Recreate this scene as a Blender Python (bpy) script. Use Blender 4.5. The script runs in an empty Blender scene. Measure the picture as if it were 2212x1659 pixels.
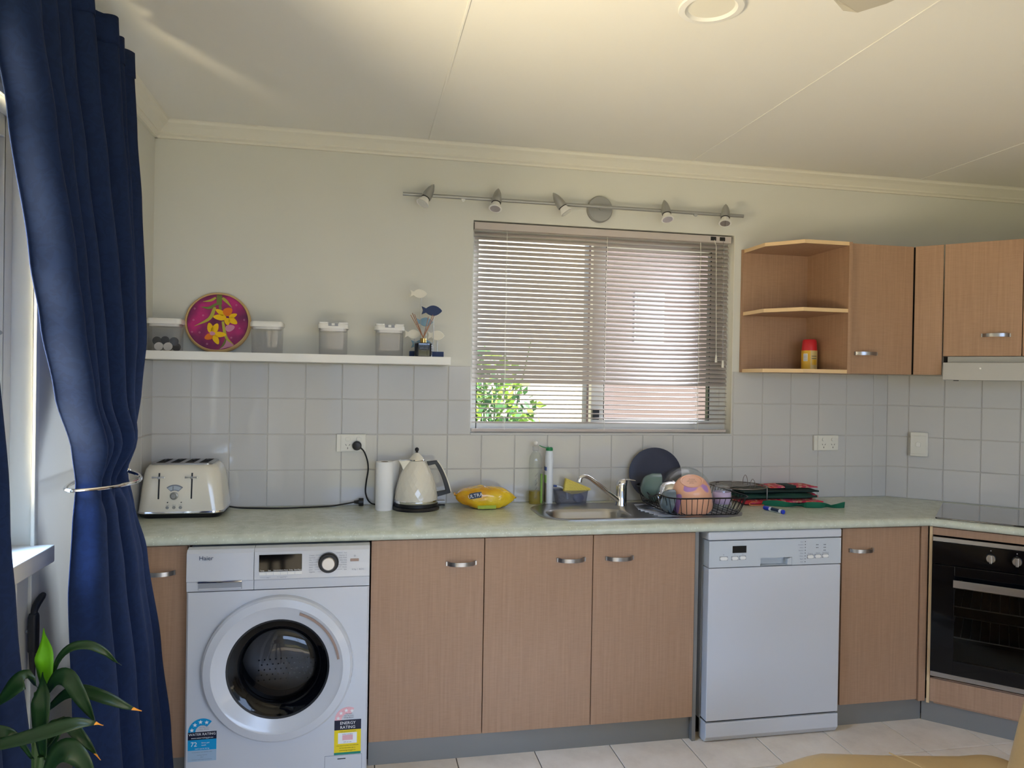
import bpy, bmesh, math, random
from mathutils import Vector, Matrix, Euler
random.seed(7)
PI = math.pi
S2 = math.sqrt(.5)
sc = bpy.context.scene
COL = sc.collection

# ------------------------------------------------------------------ camera
CAM_POS = (0.8371, -3.2723, 1.4551)
YAW, PITCH, ROLL, FPX = 0.20115, -0.0069, 0.01726, 1605.33
def set_camera():
    f = Vector((math.sin(YAW) * math.cos(PITCH), math.cos(YAW) * math.cos(PITCH), math.sin(PITCH)))
    r = Vector((math.cos(YAW), -math.sin(YAW), 0))
    u = r.cross(f)
    c, s = math.cos(ROLL), math.sin(ROLL)
    R, U = r * c + u * s, u * c - r * s
    cam = bpy.data.cameras.new('camera')
    cam.sensor_fit = 'HORIZONTAL'
    cam.sensor_width = 36
    cam.lens = FPX / 2212 * 36
    cam.clip_start = .05
    o = bpy.data.objects.new('camera', cam)
    m = Matrix((R, U, -f)).transposed().to_4x4()
    m.translation = CAM_POS
    o.matrix_world = m
    COL.objects.link(o)
    sc.camera = o
set_camera()

# ------------------------------------------------------------------ world, sun, window light, exposure
def rgb(r, g, b, a=1.0):
    def l(c):
        c /= 255.0
        return c / 12.92 if c <= .04045 else ((c + .055) / 1.055) ** 2.4
    return (l(r), l(g), l(b), a)

w = bpy.data.worlds.new('world')
sc.world = w
w.use_nodes = True
w.node_tree.nodes['Background'].inputs[0].default_value = rgb(205, 224, 250)
w.node_tree.nodes['Background'].inputs[1].default_value = 1.1

def aim(o, d):
    o.rotation_euler = Vector(d).to_track_quat('-Z', 'Y').to_euler()

def sun(d, e, col, ang=.009):
    l = bpy.data.lights.new('sun', 'SUN')
    l.energy = e; l.color = col[:3]; l.angle = ang
    o = bpy.data.objects.new('sun', l)
    aim(o, d); COL.objects.link(o)

def area(name, loc, d, sx, sy, e, col):
    l = bpy.data.lights.new(name, 'AREA')
    l.shape = 'RECTANGLE'; l.size = sx; l.size_y = sy; l.energy = e; l.color = col[:3]
    o = bpy.data.objects.new(name, l)
    o.location = loc; aim(o, d); COL.objects.link(o)

sun((-.25, .66, -.70), 19.0, rgb(255, 244, 222))
# daylight in the window on the left: sunlit ground from below, sky from above
area('window_ground_light', (-1.5, -2.15, .45), (1.5, .75, .8), 1.8, 1.3, 560, rgb(255, 232, 192))
area('window_sky_light', (-1.3, -1.7, 2.75), (1.3, .15, -1.15), 1.6, 1.3, 620, rgb(168, 202, 255))
# sky in the glass doors behind the camera
area('door_sky_light', (3.2, -9.2, 3.8), (-.08, 1, -.33), 7.0, 4.2, 1050, rgb(184, 208, 252))
# lamp added out of view, shining through the kitchen blind to brighten the left wall
area('kitchen_fill_lamp', (5.3, 1.7, 2.5), (-.62, -.8, -.25), 2.2, 2.6, 1300, rgb(224, 232, 250))

vs = sc.view_settings
vs.view_transform = 'Standard'
vs.look = 'None'
vs.gamma = 1
vs.use_curve_mapping = False
vs.exposure = 0.0

# ------------------------------------------------------------------ materials
MATS = {}
def nodes_of(m):
    return m.node_tree.nodes, m.node_tree.links
def M(name, col, rough=.5, metal=0.0, spec=.5, trans=0.0, ior=1.45, coat=0.0, sheen=0.0, emit=None, alpha=None):
    if name in MATS: return MATS[name]
    m = bpy.data.materials.new(name); m.use_nodes = True
    b = m.node_tree.nodes['Principled BSDF']
    b.inputs['Base Color'].default_value = col
    b.inputs['Roughness'].default_value = rough
    b.inputs['Metallic'].default_value = metal
    b.inputs['Specular IOR Level'].default_value = spec
    b.inputs['IOR'].default_value = ior
    b.inputs['Transmission Weight'].default_value = trans
    b.inputs['Coat Weight'].default_value = coat
    b.inputs['Coat Roughness'].default_value = .08
    b.inputs['Sheen Weight'].default_value = sheen
    MATS[name] = m
    return m
def tex(m, kind, scale, mapping=None, coord='Object', **kw):
    N, L = nodes_of(m)
    tc = N.new('ShaderNodeTexCoord')
    src = tc.outputs[coord]
    if coord == 'Position':
        pass
    mp = N.new('ShaderNodeMapping')
    if mapping: mp.inputs['Scale'].default_value = mapping
    L.new(src, mp.inputs[0])
    t = N.new('ShaderNodeTex' + kind)
    for k, v in kw.items():
        if k in t.inputs: t.inputs[k].default_value = v
        else: setattr(t, k, v)
    if 'Scale' in t.inputs: t.inputs['Scale'].default_value = scale
    L.new(mp.outputs[0], t.inputs['Vector'])
    return t
def ramp(m, fac, stops):
    N, L = nodes_of(m)
    r = N.new('ShaderNodeValToRGB')
    e = r.color_ramp.elements
    while len(e) < len(stops): e.new(.5)
    for q, (p, c) in zip(e, stops):
        q.position = p; q.color = c
    L.new(fac, r.inputs[0])
    return r.outputs[0]
def mix(m, fac, a, b, mode='MIX'):
    N, L = nodes_of(m)
    x = N.new('ShaderNodeMix'); x.data_type = 'RGBA'; x.blend_type = mode
    for s, v in ((x.inputs[0], fac), (x.inputs[6], a), (x.inputs[7], b)):
        if hasattr(v, 'links') or hasattr(v, 'is_linked'): L.new(v, s)
        else: s.default_value = v
    return x.outputs[2]
def setcol(m, out):
    m.node_tree.links.new(out, m.node_tree.nodes['Principled BSDF'].inputs['Base Color'])
def bump(m, fac, strength=.1, dist=.002):
    N, L = nodes_of(m)
    b = N.new('ShaderNodeBump')
    b.inputs['Strength'].default_value = strength; b.inputs['Distance'].default_value = dist
    L.new(fac, b.inputs['Height'])
    L.new(b.outputs[0], N['Principled BSDF'].inputs['Normal'])

def clear(name, tint, rough=.03, body=0.0, bodycol=(.8, .8, .8, 1), ior=1.45):
    """thin clear sheet: see-through with a real fresnel gloss and a little body colour"""
    m = bpy.data.materials.new(name); m.use_nodes = True
    N, L = nodes_of(m)
    N.clear()
    out = N.new('ShaderNodeOutputMaterial')
    t = N.new('ShaderNodeBsdfTransparent'); t.inputs[0].default_value = tint
    g = N.new('ShaderNodeBsdfGlossy'); g.inputs['Roughness'].default_value = rough
    lw = N.new('ShaderNodeLayerWeight'); lw.inputs[0].default_value = .5
    pw = N.new('ShaderNodeMath'); pw.operation = 'POWER'; pw.inputs[1].default_value = 4.0
    L.new(lw.outputs['Facing'], pw.inputs[0])
    fr = N.new('ShaderNodeMath'); fr.operation = 'MULTIPLY_ADD'
    r0 = ((ior - 1) / (ior + 1)) ** 2
    fr.inputs[1].default_value = .55; fr.inputs[2].default_value = r0
    L.new(pw.outputs[0], fr.inputs[0])
    base = t.outputs[0]
    if body:
        d = N.new('ShaderNodeBsdfDiffuse'); d.inputs[0].default_value = bodycol
        x = N.new('ShaderNodeMixShader'); x.inputs[0].default_value = body
        L.new(t.outputs[0], x.inputs[1]); L.new(d.outputs[0], x.inputs[2]); base = x.outputs[0]
    y = N.new('ShaderNodeMixShader')
    L.new(fr.outputs[0], y.inputs[0]); L.new(base, y.inputs[1]); L.new(g.outputs[0], y.inputs[2])
    L.new(y.outputs[0], out.inputs[0])
    MATS[name] = m
    return m

m = M('wall_paint', rgb(214, 213, 204), .75)
bump(m, tex(m, 'Noise', 220, Detail=3.0).outputs[0], .12, .001)
m = M('ceiling_paint', rgb(232, 229, 220), .8)
bump(m, tex(m, 'Noise', 120, Detail=3.0).outputs[0], .08, .001)
M('trim_paint', rgb(226, 222, 208), .55)
m = M('tile_glaze', rgb(200, 199, 197), .045, spec=.55)
bump(m, tex(m, 'Noise', 9, Detail=1.0).outputs[0], .12, .004)
M('grout', rgb(196, 193, 187), .9)
m = M('floor_tile', rgb(196, 184, 166), .38)
t = tex(m, 'Noise', 7, Detail=6.0, Roughness=.65)
setcol(m, ramp(m, t.outputs[0], [(.3, rgb(214, 198, 178)), (.5, rgb(228, 213, 194)), (.72, rgb(236, 223, 206))]))
M('floor_grout', rgb(92, 86, 78), .9)
m = M('counter_laminate', rgb(170, 176, 150), .24)
n1 = tex(m, 'Noise', 26, Detail=4.0)
base = ramp(m, n1.outputs[0], [(.3, rgb(188, 193, 175)), (.7, rgb(206, 210, 193))])
v1 = tex(m, 'Voronoi', 105)
w1 = ramp(m, v1.outputs[0], [(.20, (1, 1, 1, 1)), (.30, (0, 0, 0, 1))])
n2 = tex(m, 'Noise', 45, Detail=1.0)
msk = ramp(m, n2.outputs[0], [(.46, (0, 0, 0, 1)), (.54, (1, 1, 1, 1))])
wm = mix(m, 1.0, w1, msk, 'MULTIPLY')
c1 = mix(m, wm, base, rgb(214, 220, 205))
v2 = tex(m, 'Voronoi', 60, mapping=(1, 2.4, 1.7))
w2 = ramp(m, v2.outputs[0], [(.06, (1, 1, 1, 1)), (.1, (0, 0, 0, 1))])
n3 = tex(m, 'Noise', 23, Detail=1.0)
msk2 = ramp(m, n3.outputs[0], [(.6, (0, 0, 0, 1)), (.64, (1, 1, 1, 1))])
c2 = mix(m, mix(m, 1.0, w2, msk2, 'MULTIPLY'), c1, rgb(96, 100, 74))
setcol(m, c2)
def wood(name, a, b, c):
    m = M(name, b, .42)
    g1 = tex(m, 'Noise', 6, mapping=(22, 22, .7), Detail=4.0)
    g2 = tex(m, 'Noise', 14, mapping=(1.6, 1.6, 26), Detail=2.0)
    col = ramp(m, g1.outputs[0], [(.3, a), (.55, b), (.75, c)])
    fl = ramp(m, g2.outputs[0], [(.42, (.86, .84, .8, 1)), (.55, (1, 1, 1, 1))])
    setcol(m, mix(m, .35, col, fl, 'MULTIPLY'))
    return m
wood('maple', rgb(163, 128, 101), rgb(170, 135, 107), rgb(177, 142, 114))
M('maple_edge', rgb(222, 190, 145), .45)
m = M('steel', rgb(190, 190, 190), .28, 1.0)
m = M('brushed_steel', rgb(170, 170, 172), .28, 1.0)
bump(m, tex(m, 'Noise', 60, mapping=(.2, 1, 30)).outputs[0], .05, .0006)
M('chrome', rgb(225, 226, 230), .08, 1.0)
M('satin_grey', rgb(160, 160, 157), .4, .5)
M('kick_metal', rgb(140, 140, 138), .4, .55)
M('white_enamel', rgb(204, 206, 210), .22, coat=.4)
M('dishwasher_panel', rgb(196, 201, 204), .35)
M('white_plastic', rgb(232, 230, 224), .35)
M('grey_plastic', rgb(150, 152, 156), .45)
M('switch_white', rgb(226, 224, 214), .3)
M('black_plastic', rgb(22, 22, 25), .4)
M('soft_black', rgb(30, 30, 33), .6)
M('black_glass', rgb(7, 8, 11), .06, spec=.35)
M('hob_glass', rgb(20, 22, 28), .03, spec=.8, coat=1.0)
M('oven_black', rgb(26, 27, 26), .3)
M('dark_gap', rgb(25, 22, 20), .9)
clear('window_glass', (.95, .97, .97, 1))
clear('clear_plastic', (.90, .90, .91, 1), .06, .07, rgb(205, 205, 210))
clear('clear_bottle', (.93, .94, .92, 1), .05, .04, rgb(200, 205, 195))
clear('drinking_glass', (.93, .95, .95, 1), .03, .04, rgb(220, 225, 230), ior=1.6)
clear('oven_glass', (.62, .63, .62, 1), .05, 0, ior=1.35)
clear('washer_glass', (.34, .35, .38, 1), .04, 0, ior=1.5)
clear('soap_liquid', (.8, .72, .2, 1), .05, .35, rgb(205, 180, 60))
clear('tub_plastic', (.6, .61, .66, 1), .2, .3, rgb(150, 152, 165))
m = M('curtain_blue', rgb(18, 32, 62), .85, spec=.2)
t1 = tex(m, 'Wave', 150, bands_direction='Z', Distortion=.4)
t2 = tex(m, 'Noise', 26, Detail=1.0, Distortion=2.5)
damask = ramp(m, t2.outputs[0], [(.47, (0, 0, 0, 1)), (.53, (1, 1, 1, 1))])
setcol(m, mix(m, damask, rgb(18, 32, 62), rgb(20, 35, 67)))
bump(m, t1.outputs[1], .10, .0006)
M('cream_enamel', rgb(226, 220, 204), .18, coat=.5)
M('gauge_face', rgb(170, 180, 190), .3)
M('paper', rgb(238, 238, 238), .9)
m = M('wipes_yellow', rgb(238, 190, 20), .22, coat=.6)
t = tex(m, 'Noise', 9, Detail=2.0)
setcol(m, ramp(m, t.outputs[0], [(.35, rgb(216, 150, 8)), (.55, rgb(240, 196, 24)), (.7, rgb(246, 214, 50))]))
bump(m, tex(m, 'Noise', 34, Detail=3.0, Distortion=1.2).outputs[0], .5, .006)
M('print_blue', rgb(30, 52, 84), .4)
M('print_white', rgb(240, 240, 238), .5)
M('print_black', rgb(24, 24, 28), .5)
M('print_grey', rgb(120, 126, 140), .5)
M('print_green', rgb(170, 190, 60), .5)
M('cap_green', rgb(24, 128, 72), .4)
M('bottle_white', rgb(228, 234, 242), .3)
M('label_green', rgb(122, 160, 60), .5)
M('label_brown', rgb(96, 84, 60), .5)
M('label_blue', rgb(58, 84, 150), .5)
m = M('sponge_yellow', rgb(238, 218, 110), .95)
bump(m, tex(m, 'Voronoi', 160).outputs[0], .7, .003)
M('scourer_blue', rgb(70, 92, 150), .9)
M('scourer_grey', rgb(110, 116, 122), .6, .5)
M('navy_ceramic', rgb(30, 36, 62), .45)
M('teal_ceramic', rgb(96, 122, 122), .25, coat=.4)
M('slate_ceramic', rgb(92, 110, 124), .22, coat=.4)
M('lavender_ceramic', rgb(196, 180, 216), .3, coat=.3)
M('peach', rgb(236, 178, 146), .3, coat=.35)
M('peach_print', rgb(130, 96, 84), .6)
m = M('peach_purple', rgb(236, 178, 146), .3, coat=.35)
t = tex(m, 'Noise', 7, Detail=.3, Distortion=.8)
setcol(m, ramp(m, t.outputs[0], [(.52, rgb(236, 178, 146)), (.53, rgb(178, 136, 196))]))
M('black_wire', rgb(20, 20, 26), .35, .3)
M('steel_wire', rgb(150, 140, 135), .3, 1.0)
M('bag_green', rgb(16, 42, 38), .7)
M('bag_green_light', rgb(22, 62, 52), .75)
m = M('bag_floral', rgb(200, 50, 80), .7)
t = tex(m, 'Voronoi', 60)
setcol(m, ramp(m, t.outputs['Color'], [(.25, rgb(196, 36, 66)), (.45, rgb(214, 74, 120)), (.6, rgb(220, 190, 150)), (.75, rgb(206, 54, 60))]))
M('bag_red', rgb(190, 46, 58), .7)
M('orange_cord', rgb(214, 110, 66), .6)
M('strap_green', rgb(18, 104, 76), .8)
M('marker_blue', rgb(36, 60, 190), .35)
M('can_yellow', rgb(226, 178, 52), .35)
M('can_cream', rgb(208, 184, 120), .4)
M('can_red', rgb(206, 40, 48), .4)
M('fish_white', rgb(224, 220, 206), .6)
M('fish_navy', rgb(34, 54, 96), .6)
M('fish_blue', rgb(126, 160, 182), .6)
M('brass', rgb(200, 166, 96), .25, 1.0)
M('reed', rgb(158, 112, 82), .8)
M('diffuser_glass', rgb(16, 20, 30), .06, coat=.6)
m = M('disc_magenta', rgb(150, 40, 100), .5)
t = tex(m, 'Noise', 11, Detail=2.0)
setcol(m, ramp(m, t.outputs[0], [(.35, rgb(104, 36, 84)), (.5, rgb(140, 40, 98)), (.62, rgb(190, 44, 120))]))
M('rim_cane', rgb(206, 172, 118), .6)
M('petal_yellow', rgb(246, 196, 10), .55)
M('petal_orange', rgb(226, 120, 24), .55)
M('paint_pink', rgb(206, 140, 170), .6)
M('paint_green', rgb(112, 124, 60), .6)
M('paint_lime', rgb(178, 172, 66), .6)
M('pod_dark', rgb(30, 34, 42), .35, .3)
M('pod_white', rgb(226, 222, 218), .4)
m = M('leaf_dark', rgb(22, 50, 20), .35, spec=.5)
m = M('leaf_bright', rgb(92, 156, 20), .4)
m.node_tree.nodes['Principled BSDF'].inputs['Subsurface Weight'].default_value = 0
M('leaf_tip', rgb(226, 150, 50), .6)
M('stem_green', rgb(46, 74, 34), .5)
M('terracotta', rgb(150, 84, 58), .8)
M('soil', rgb(44, 34, 28), .95)
m = M('leather', rgb(180, 148, 98), .42)
bump(m, tex(m, 'Noise', 14, Detail=6.0, Roughness=.6).outputs[0], .35, .01)
M('dark_wood', rgb(70, 50, 38), .5)
m = M('slat_white', rgb(192, 182, 176), .5)
M('cord_white', rgb(226, 222, 210), .6)
M('alu_frame', rgb(208, 206, 198), .4, .25)
m = M('brick_pink', rgb(222, 186, 178), .85)
t = tex(m, 'Brick', 5.0, mapping=(1, 1, 1))
t.inputs['Color1'].default_value = rgb(92, 73, 78); t.inputs['Color2'].default_value = rgb(85, 67, 72); t.inputs['Mortar'].default_value = rgb(97, 85, 86)
setcol(m, t.outputs[0])
M('window_grey', rgb(112, 110, 116), .3)
M('render_white', rgb(150, 147, 141), .85)
M('render_cream', rgb(226, 214, 192), .85)
M('bush_leaf', rgb(104, 138, 36), .5)
M('bush_leaf_dark', rgb(62, 104, 56), .5)
m = M('lawn', rgb(150, 146, 116), .95)
M('roof_tile', rgb(130, 120, 116), .8)
M('tag_blue', rgb(0, 152, 206), .4)
M('tag_pale', rgb(160, 184, 204), .4)
M('tag_navy', rgb(20, 24, 48), .4)
M('tag_yellow', rgb(240, 214, 30), .4)
M('tag_pink', rgb(232, 178, 182), .4)
M('tag_teal', rgb(30, 132, 110), .4)
M('latch_brown', rgb(150, 128, 116), .3, .2)
M('fan_white', rgb(190, 182, 164), .5)
m = M('drum_steel', rgb(150, 144, 136), .38, .8)
M('rubber', rgb(40, 42, 46), .5)

# ------------------------------------------------------------------ geometry helpers
OFF = {}
class MB:
    def __init__(s): s.v = []; s.f = []
    def add(s, v, f):
        n = len(s.v); s.v += [tuple(p) for p in v]; s.f += [tuple(i + n for i in q) for q in f]; return s
    def box(s, x0, x1, y0, y1, z0, z1):
        return s.add([(x0, y0, z0), (x1, y0, z0), (x1, y1, z0), (x0, y1, z0), (x0, y0, z1), (x1, y0, z1), (x1, y1, z1), (x0, y1, z1)],
                     [(0, 3, 2, 1), (4, 5, 6, 7), (0, 1, 5, 4), (1, 2, 6, 5), (2, 3, 7, 6), (3, 0, 4, 7)])
    def prism(s, poly, a0, a1, axis='z'):
        n = len(poly)
        def pt(p, a):
            return (p[0], p[1], a) if axis == 'z' else (p[0], a, p[1]) if axis == 'y' else (a, p[0], p[1])
        v = [pt(p, a0) for p in poly] + [pt(p, a1) for p in poly]
        f = [tuple(range(n)), tuple(range(2 * n - 1, n - 1, -1))] + [(i, i + n, (i + 1) % n + n, (i + 1) % n) for i in range(n)]
        return s.add(v, f)
    def rings(s, rings, cap0=True, cap1=True, closed=True):
        n = len(rings[0]); b = len(s.v)
        for r in rings: s.v += [tuple(p) for p in r]
        for k in range(len(rings) - 1):
            for i in range(n if closed else n - 1):
                j = (i + 1) % n
                s.f.append((b + k * n + i, b + k * n + j, b + (k + 1) * n + j, b + (k + 1) * n + i))
        if cap0: s.f.append(tuple(b + i for i in range(n - 1, -1, -1)))
        if cap1: s.f.append(tuple(b + (len(rings) - 1) * n + i for i in range(n)))
        return s
    def lathe(s, prof, c=(0, 0, 0), axis='z', n=24, cap0=True, cap1=True):
        R = []
        for r, h in prof:
            ring = []
            for i in range(n):
                a = 2 * PI * i / n
                x, y = r * math.cos(a), r * math.sin(a)
                p = (x, y, h) if axis == 'z' else (x, -h, y) if axis == 'y' else (h, x, y)
                ring.append((p[0] + c[0], p[1] + c[1], p[2] + c[2]))
            R.append(ring)
        return s.rings(R, cap0, cap1)
    def cyl(s, p0, p1, r0, r1=None, n=12, cap=True):
        r1 = r0 if r1 is None else r1
        return s.tube([p0, p1], [r0, r1], n, cap=cap)
    def tube(s, path, r, n=6, closed=False, cap=True):
        P = [Vector(p) for p in path]; N = len(P)
        rr = r if isinstance(r, (list, tuple)) else [r] * N
        ref = None; R = []
        for i in range(N):
            if closed: t = P[(i + 1) % N] - P[i - 1]
            else: t = P[min(i + 1, N - 1)] - P[max(i - 1, 0)]
            t.normalize()
            if ref is None:
                ref = Vector((0, 0, 1)) if abs(t.z) < .9 else Vector((1, 0, 0))
            a = ref - t * ref.dot(t)
            if a.length < 1e-6: a = Vector((1, 0, 0)).cross(t)
            a.normalize(); ref = a
            b = t.cross(a)
            R.append([P[i] + (a * math.cos(2 * PI * k / n) + b * math.sin(2 * PI * k / n)) * rr[i] for k in range(n)])
        if closed: R.append(R[0])
        return s.rings(R, cap and not closed, cap and not closed)
    def grid(s, nu, nv, fn):
        b = len(s.v)
        for j in range(nv + 1):
            for i in range(nu + 1): s.v.append(tuple(fn(i / nu, j / nv)))
        for j in range(nv):
            for i in range(nu):
                a = b + j * (nu + 1) + i
                s.f.append((a, a + 1, a + nu + 2, a + nu + 1))
        return s
    def ball(s, c, r, nu=14, nv=8):
        r = r if isinstance(r, (list, tuple)) else (r, r, r)
        R = []
        for j in range(1, nv):
            t = PI * j / nv
            R.append([(c[0] + r[0] * math.sin(t) * math.cos(2 * PI * i / nu), c[1] + r[1] * math.sin(t) * math.sin(2 * PI * i / nu), c[2] - r[2] * math.cos(t)) for i in range(nu)])
        return s.rings(R)
    def mesh(s, name, off=(0, 0, 0)):
        me = bpy.data.meshes.new(name)
        me.from_pydata([(p[0] - off[0], p[1] - off[1], p[2] - off[2]) for p in s.v], [], s.f)
        bm = bmesh.new(); bm.from_mesh(me)
        bmesh.ops.remove_doubles(bm, verts=bm.verts, dist=1e-6)
        bmesh.ops.recalc_face_normals(bm, faces=bm.faces)
        bm.to_mesh(me); bm.free()
        return me
    def build(s, name, mat, parent=None, smooth=False, bevel=0, seg=2, local=False, loc=None, solid=0, subs=0, ang=35):
        off = (0, 0, 0)
        if parent is not None and not local: off = OFF.get(parent.name, (0, 0, 0))
        if loc is not None: off = loc
        me = s.mesh(name, off)
        me.materials.append(MATS[mat])
        return finish(me, name, parent, smooth, bevel, seg, loc, solid, subs, ang, off)
def finish(me, name, parent=None, smooth=False, bevel=0, seg=2, loc=None, solid=0, subs=0, ang=35, off=(0, 0, 0)):
    if smooth:
        for p in me.polygons: p.use_smooth = True
        me.set_sharp_from_angle(angle=math.radians(ang))
    o = bpy.data.objects.new(name, me); COL.objects.link(o)
    if loc is not None: o.location = loc
    if parent is not None: o.parent = parent
    OFF[o.name] = off
    if solid:
        q = o.modifiers.new('solid', 'SOLIDIFY'); q.thickness = solid; q.offset = 0
    if bevel:
        q = o.modifiers.new('bevel', 'BEVEL'); q.width = bevel; q.segments = seg; q.limit_method = 'ANGLE'; q.angle_limit = math.radians(40)
    if subs:
        q = o.modifiers.new('subs', 'SUBSURF'); q.levels = subs; q.render_levels = subs
    return o
def thing(name, label, cat, loc=(0, 0, 0), rot=(0, 0, 0), group=None):
    o = bpy.data.objects.new(name, None); COL.objects.link(o)
    o.empty_display_size = .05
    o.location = loc; o.rotation_euler = rot
    OFF[o.name] = tuple(loc)
    return tag(o, label, cat, group)
def tag(o, label, cat, group=None, kind=None):
    o['label'] = label; o['category'] = cat
    if group: o['group'] = group
    if kind: o['kind'] = kind
    return o
def struct(o, label=None):
    o['kind'] = 'structure'
    if label: o['label'] = label
    return o
def lab(o, text):
    o['label'] = text
    return o
def dup(o, parent=None, loc=None, **kw):
    c = o.copy(); COL.objects.link(c)
    if parent is not None: c.parent = parent
    if loc is not None: c.location = loc
    return c
def copy_tree(root, loc, rot=None, label=None):
    r = root.copy(); COL.objects.link(r); r.location = loc
    if rot is not None: r.rotation_euler = rot
    if label: r['label'] = label
    for ch in list(root.children):
        c = ch.copy(); COL.objects.link(c); c.parent = r
        for g in list(ch.children):
            d = g.copy(); COL.objects.link(d); d.parent = c
    return r
def rrect(x0, x1, y0, y1, r, n=6):
    """rounded rectangle outline, counter-clockwise"""
    pts = []
    for cx, cy, a in ((x1 - r, y1 - r, 0), (x0 + r, y1 - r, 90), (x0 + r, y0 + r, 180), (x1 - r, y0 + r, 270)):
        for k in range(n + 1):
            t = math.radians(a + 90 * k / n)
            pts.append((cx + r * math.cos(t), cy + r * math.sin(t)))
    return pts
def raypts(x0, x1, y0, y1, r, c, n):
    """points of a rounded rectangle on n rays from c"""
    hx, hy = (x1 - x0) / 2, (y1 - y0) / 2
    mx, my = (x0 + x1) / 2, (y0 + y1) / 2
    def sd(x, y):
        qx, qy = abs(x - mx) - hx + r, abs(y - my) - hy + r
        return math.hypot(max(qx, 0), max(qy, 0)) + min(max(qx, qy), 0) - r
    out = []
    for i in range(n):
        a = 2 * PI * i / n
        lo, hi = 0.0, 3.0
        for _ in range(40):
            mdl = (lo + hi) / 2
            if sd(c[0] + mdl * math.cos(a), c[1] + mdl * math.sin(a)) < 0: lo = mdl
            else: hi = mdl
        out.append((c[0] + lo * math.cos(a), c[1] + lo * math.sin(a)))
    return out
def bez(pts, n=24):
    """smooth catmull-rom through points"""
    P = [Vector(p) for p in pts]; P = [P[0] * 2 - P[1]] + P + [P[-1] * 2 - P[-2]]
    out = []
    seg = len(P) - 3
    for k in range(n + 1):
        t = k / n * seg; i = min(int(t), seg - 1); u = t - i
        a, b, c, d = P[i:i + 4]
        out.append(.5 * ((2 * b) + (c - a) * u + (2 * a - 5 * b + 4 * c - d) * u * u + (3 * b - a - 3 * c + d) * u ** 3))
    return out
def text_mesh(parts, thick=.0004):
    """parts: (string, x, z, size, align) laid in the x-z plane facing -y; returns MB-like verts/faces"""
    mb = MB()
    for body, x, z, size, al in parts:
        cu = bpy.data.curves.new('t', 'FONT')
        cu.body = body; cu.size = size; cu.align_x = al; cu.resolution_u = 2
        ob = bpy.data.objects.new('t', cu); COL.objects.link(ob)
        dg = bpy.context.evaluated_depsgraph_get()
        me = bpy.data.meshes.new_from_object(ob.evaluated_get(dg))
        mb.add([(v.co.x + x, 0, v.co.y + z) for v in me.vertices], [tuple(p.vertices) for p in me.polygons])
        bpy.data.objects.remove(ob); bpy.data.meshes.remove(me)
    return mb
def lettering(name, parts, mat, y, parent, local=False, rot=None, base=None, slant=0):
    mb = text_mesh(parts)
    mb.v = [(p[0], y, p[2] + slant * p[0]) for p in mb.v]
    if rot is not None:
        mb.v = [tuple(rot @ Vector(p)) for p in mb.v]
    me = bpy.data.meshes.new(name)
    off = (0, 0, 0) if local else OFF.get(parent.name, (0, 0, 0))
    me.from_pydata([(p[0] - off[0], p[1] - off[1], p[2] - off[2]) for p in mb.v], [], mb.f)
    me.materials.append(MATS[mat])
    o = finish(me, name, parent, off=off)
    o['kind'] = 'stuff'
    return o

# ================================================================== the room
FZ = .025          # floor level
CT = .90           # worktop level
CEIL = 2.475
XR = 4.33          # right wall
YB = -5.2          # wall behind the camera
T = .152
WX0, WX1, WZ0, WZ1 = 1.318, 2.578, 1.21, 2.157      # kitchen window opening
LY0, LY1, LZ0, LZ1 = -1.95, -1.117, .995, 2.10       # left window opening

floor = struct(MB().box(-.12, XR + .12, YB - .12, .12, -.1, FZ - .004).build('floor', 'floor_grout'))
FT = .303
mb = MB()
q, b = .1495, .0015
mb.add([(-q, -q, -.005), (q, -q, -.005), (q, q, -.005), (-q, q, -.005), (-q, -q, -.0012), (q, -q, -.0012), (q, q, -.0012), (-q, q, -.0012),
        (-q + b, -q + b, 0), (q - b, -q + b, 0), (q - b, q - b, 0), (-q + b, q - b, 0)],
       [(0, 1, 5, 4), (1, 2, 6, 5), (2, 3, 7, 6), (3, 0, 4, 7), (4, 5, 9, 8), (5, 6, 10, 9), (6, 7, 11, 10), (7, 4, 8, 11), (8, 9, 10, 11)])
ftm = mb.mesh('floor_tile'); ftm.materials.append(MATS['floor_tile'])
for i in range(14):
    for k in range(15):
        o = bpy.data.objects.new('floor_tile', ftm); COL.objects.link(o); o.parent = floor
        o.location = (FT * i + FT / 2, -.455 - FT / 2 - FT * k, FZ)
        o.rotation_euler = (0, 0, 0)

# back wall with the window hole
mb = MB()
mb.box(-.12, WX0, 0, .11, FZ - .1, 2.6).box(WX1, XR + .12, 0, .11, FZ - .1, 2.6).box(WX0, WX1, 0, .11, FZ - .1, WZ0).box(WX0, WX1, 0, .11, WZ1, 2.6)
wall_back = struct(mb.build('wall_back', 'wall_paint'))
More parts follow.
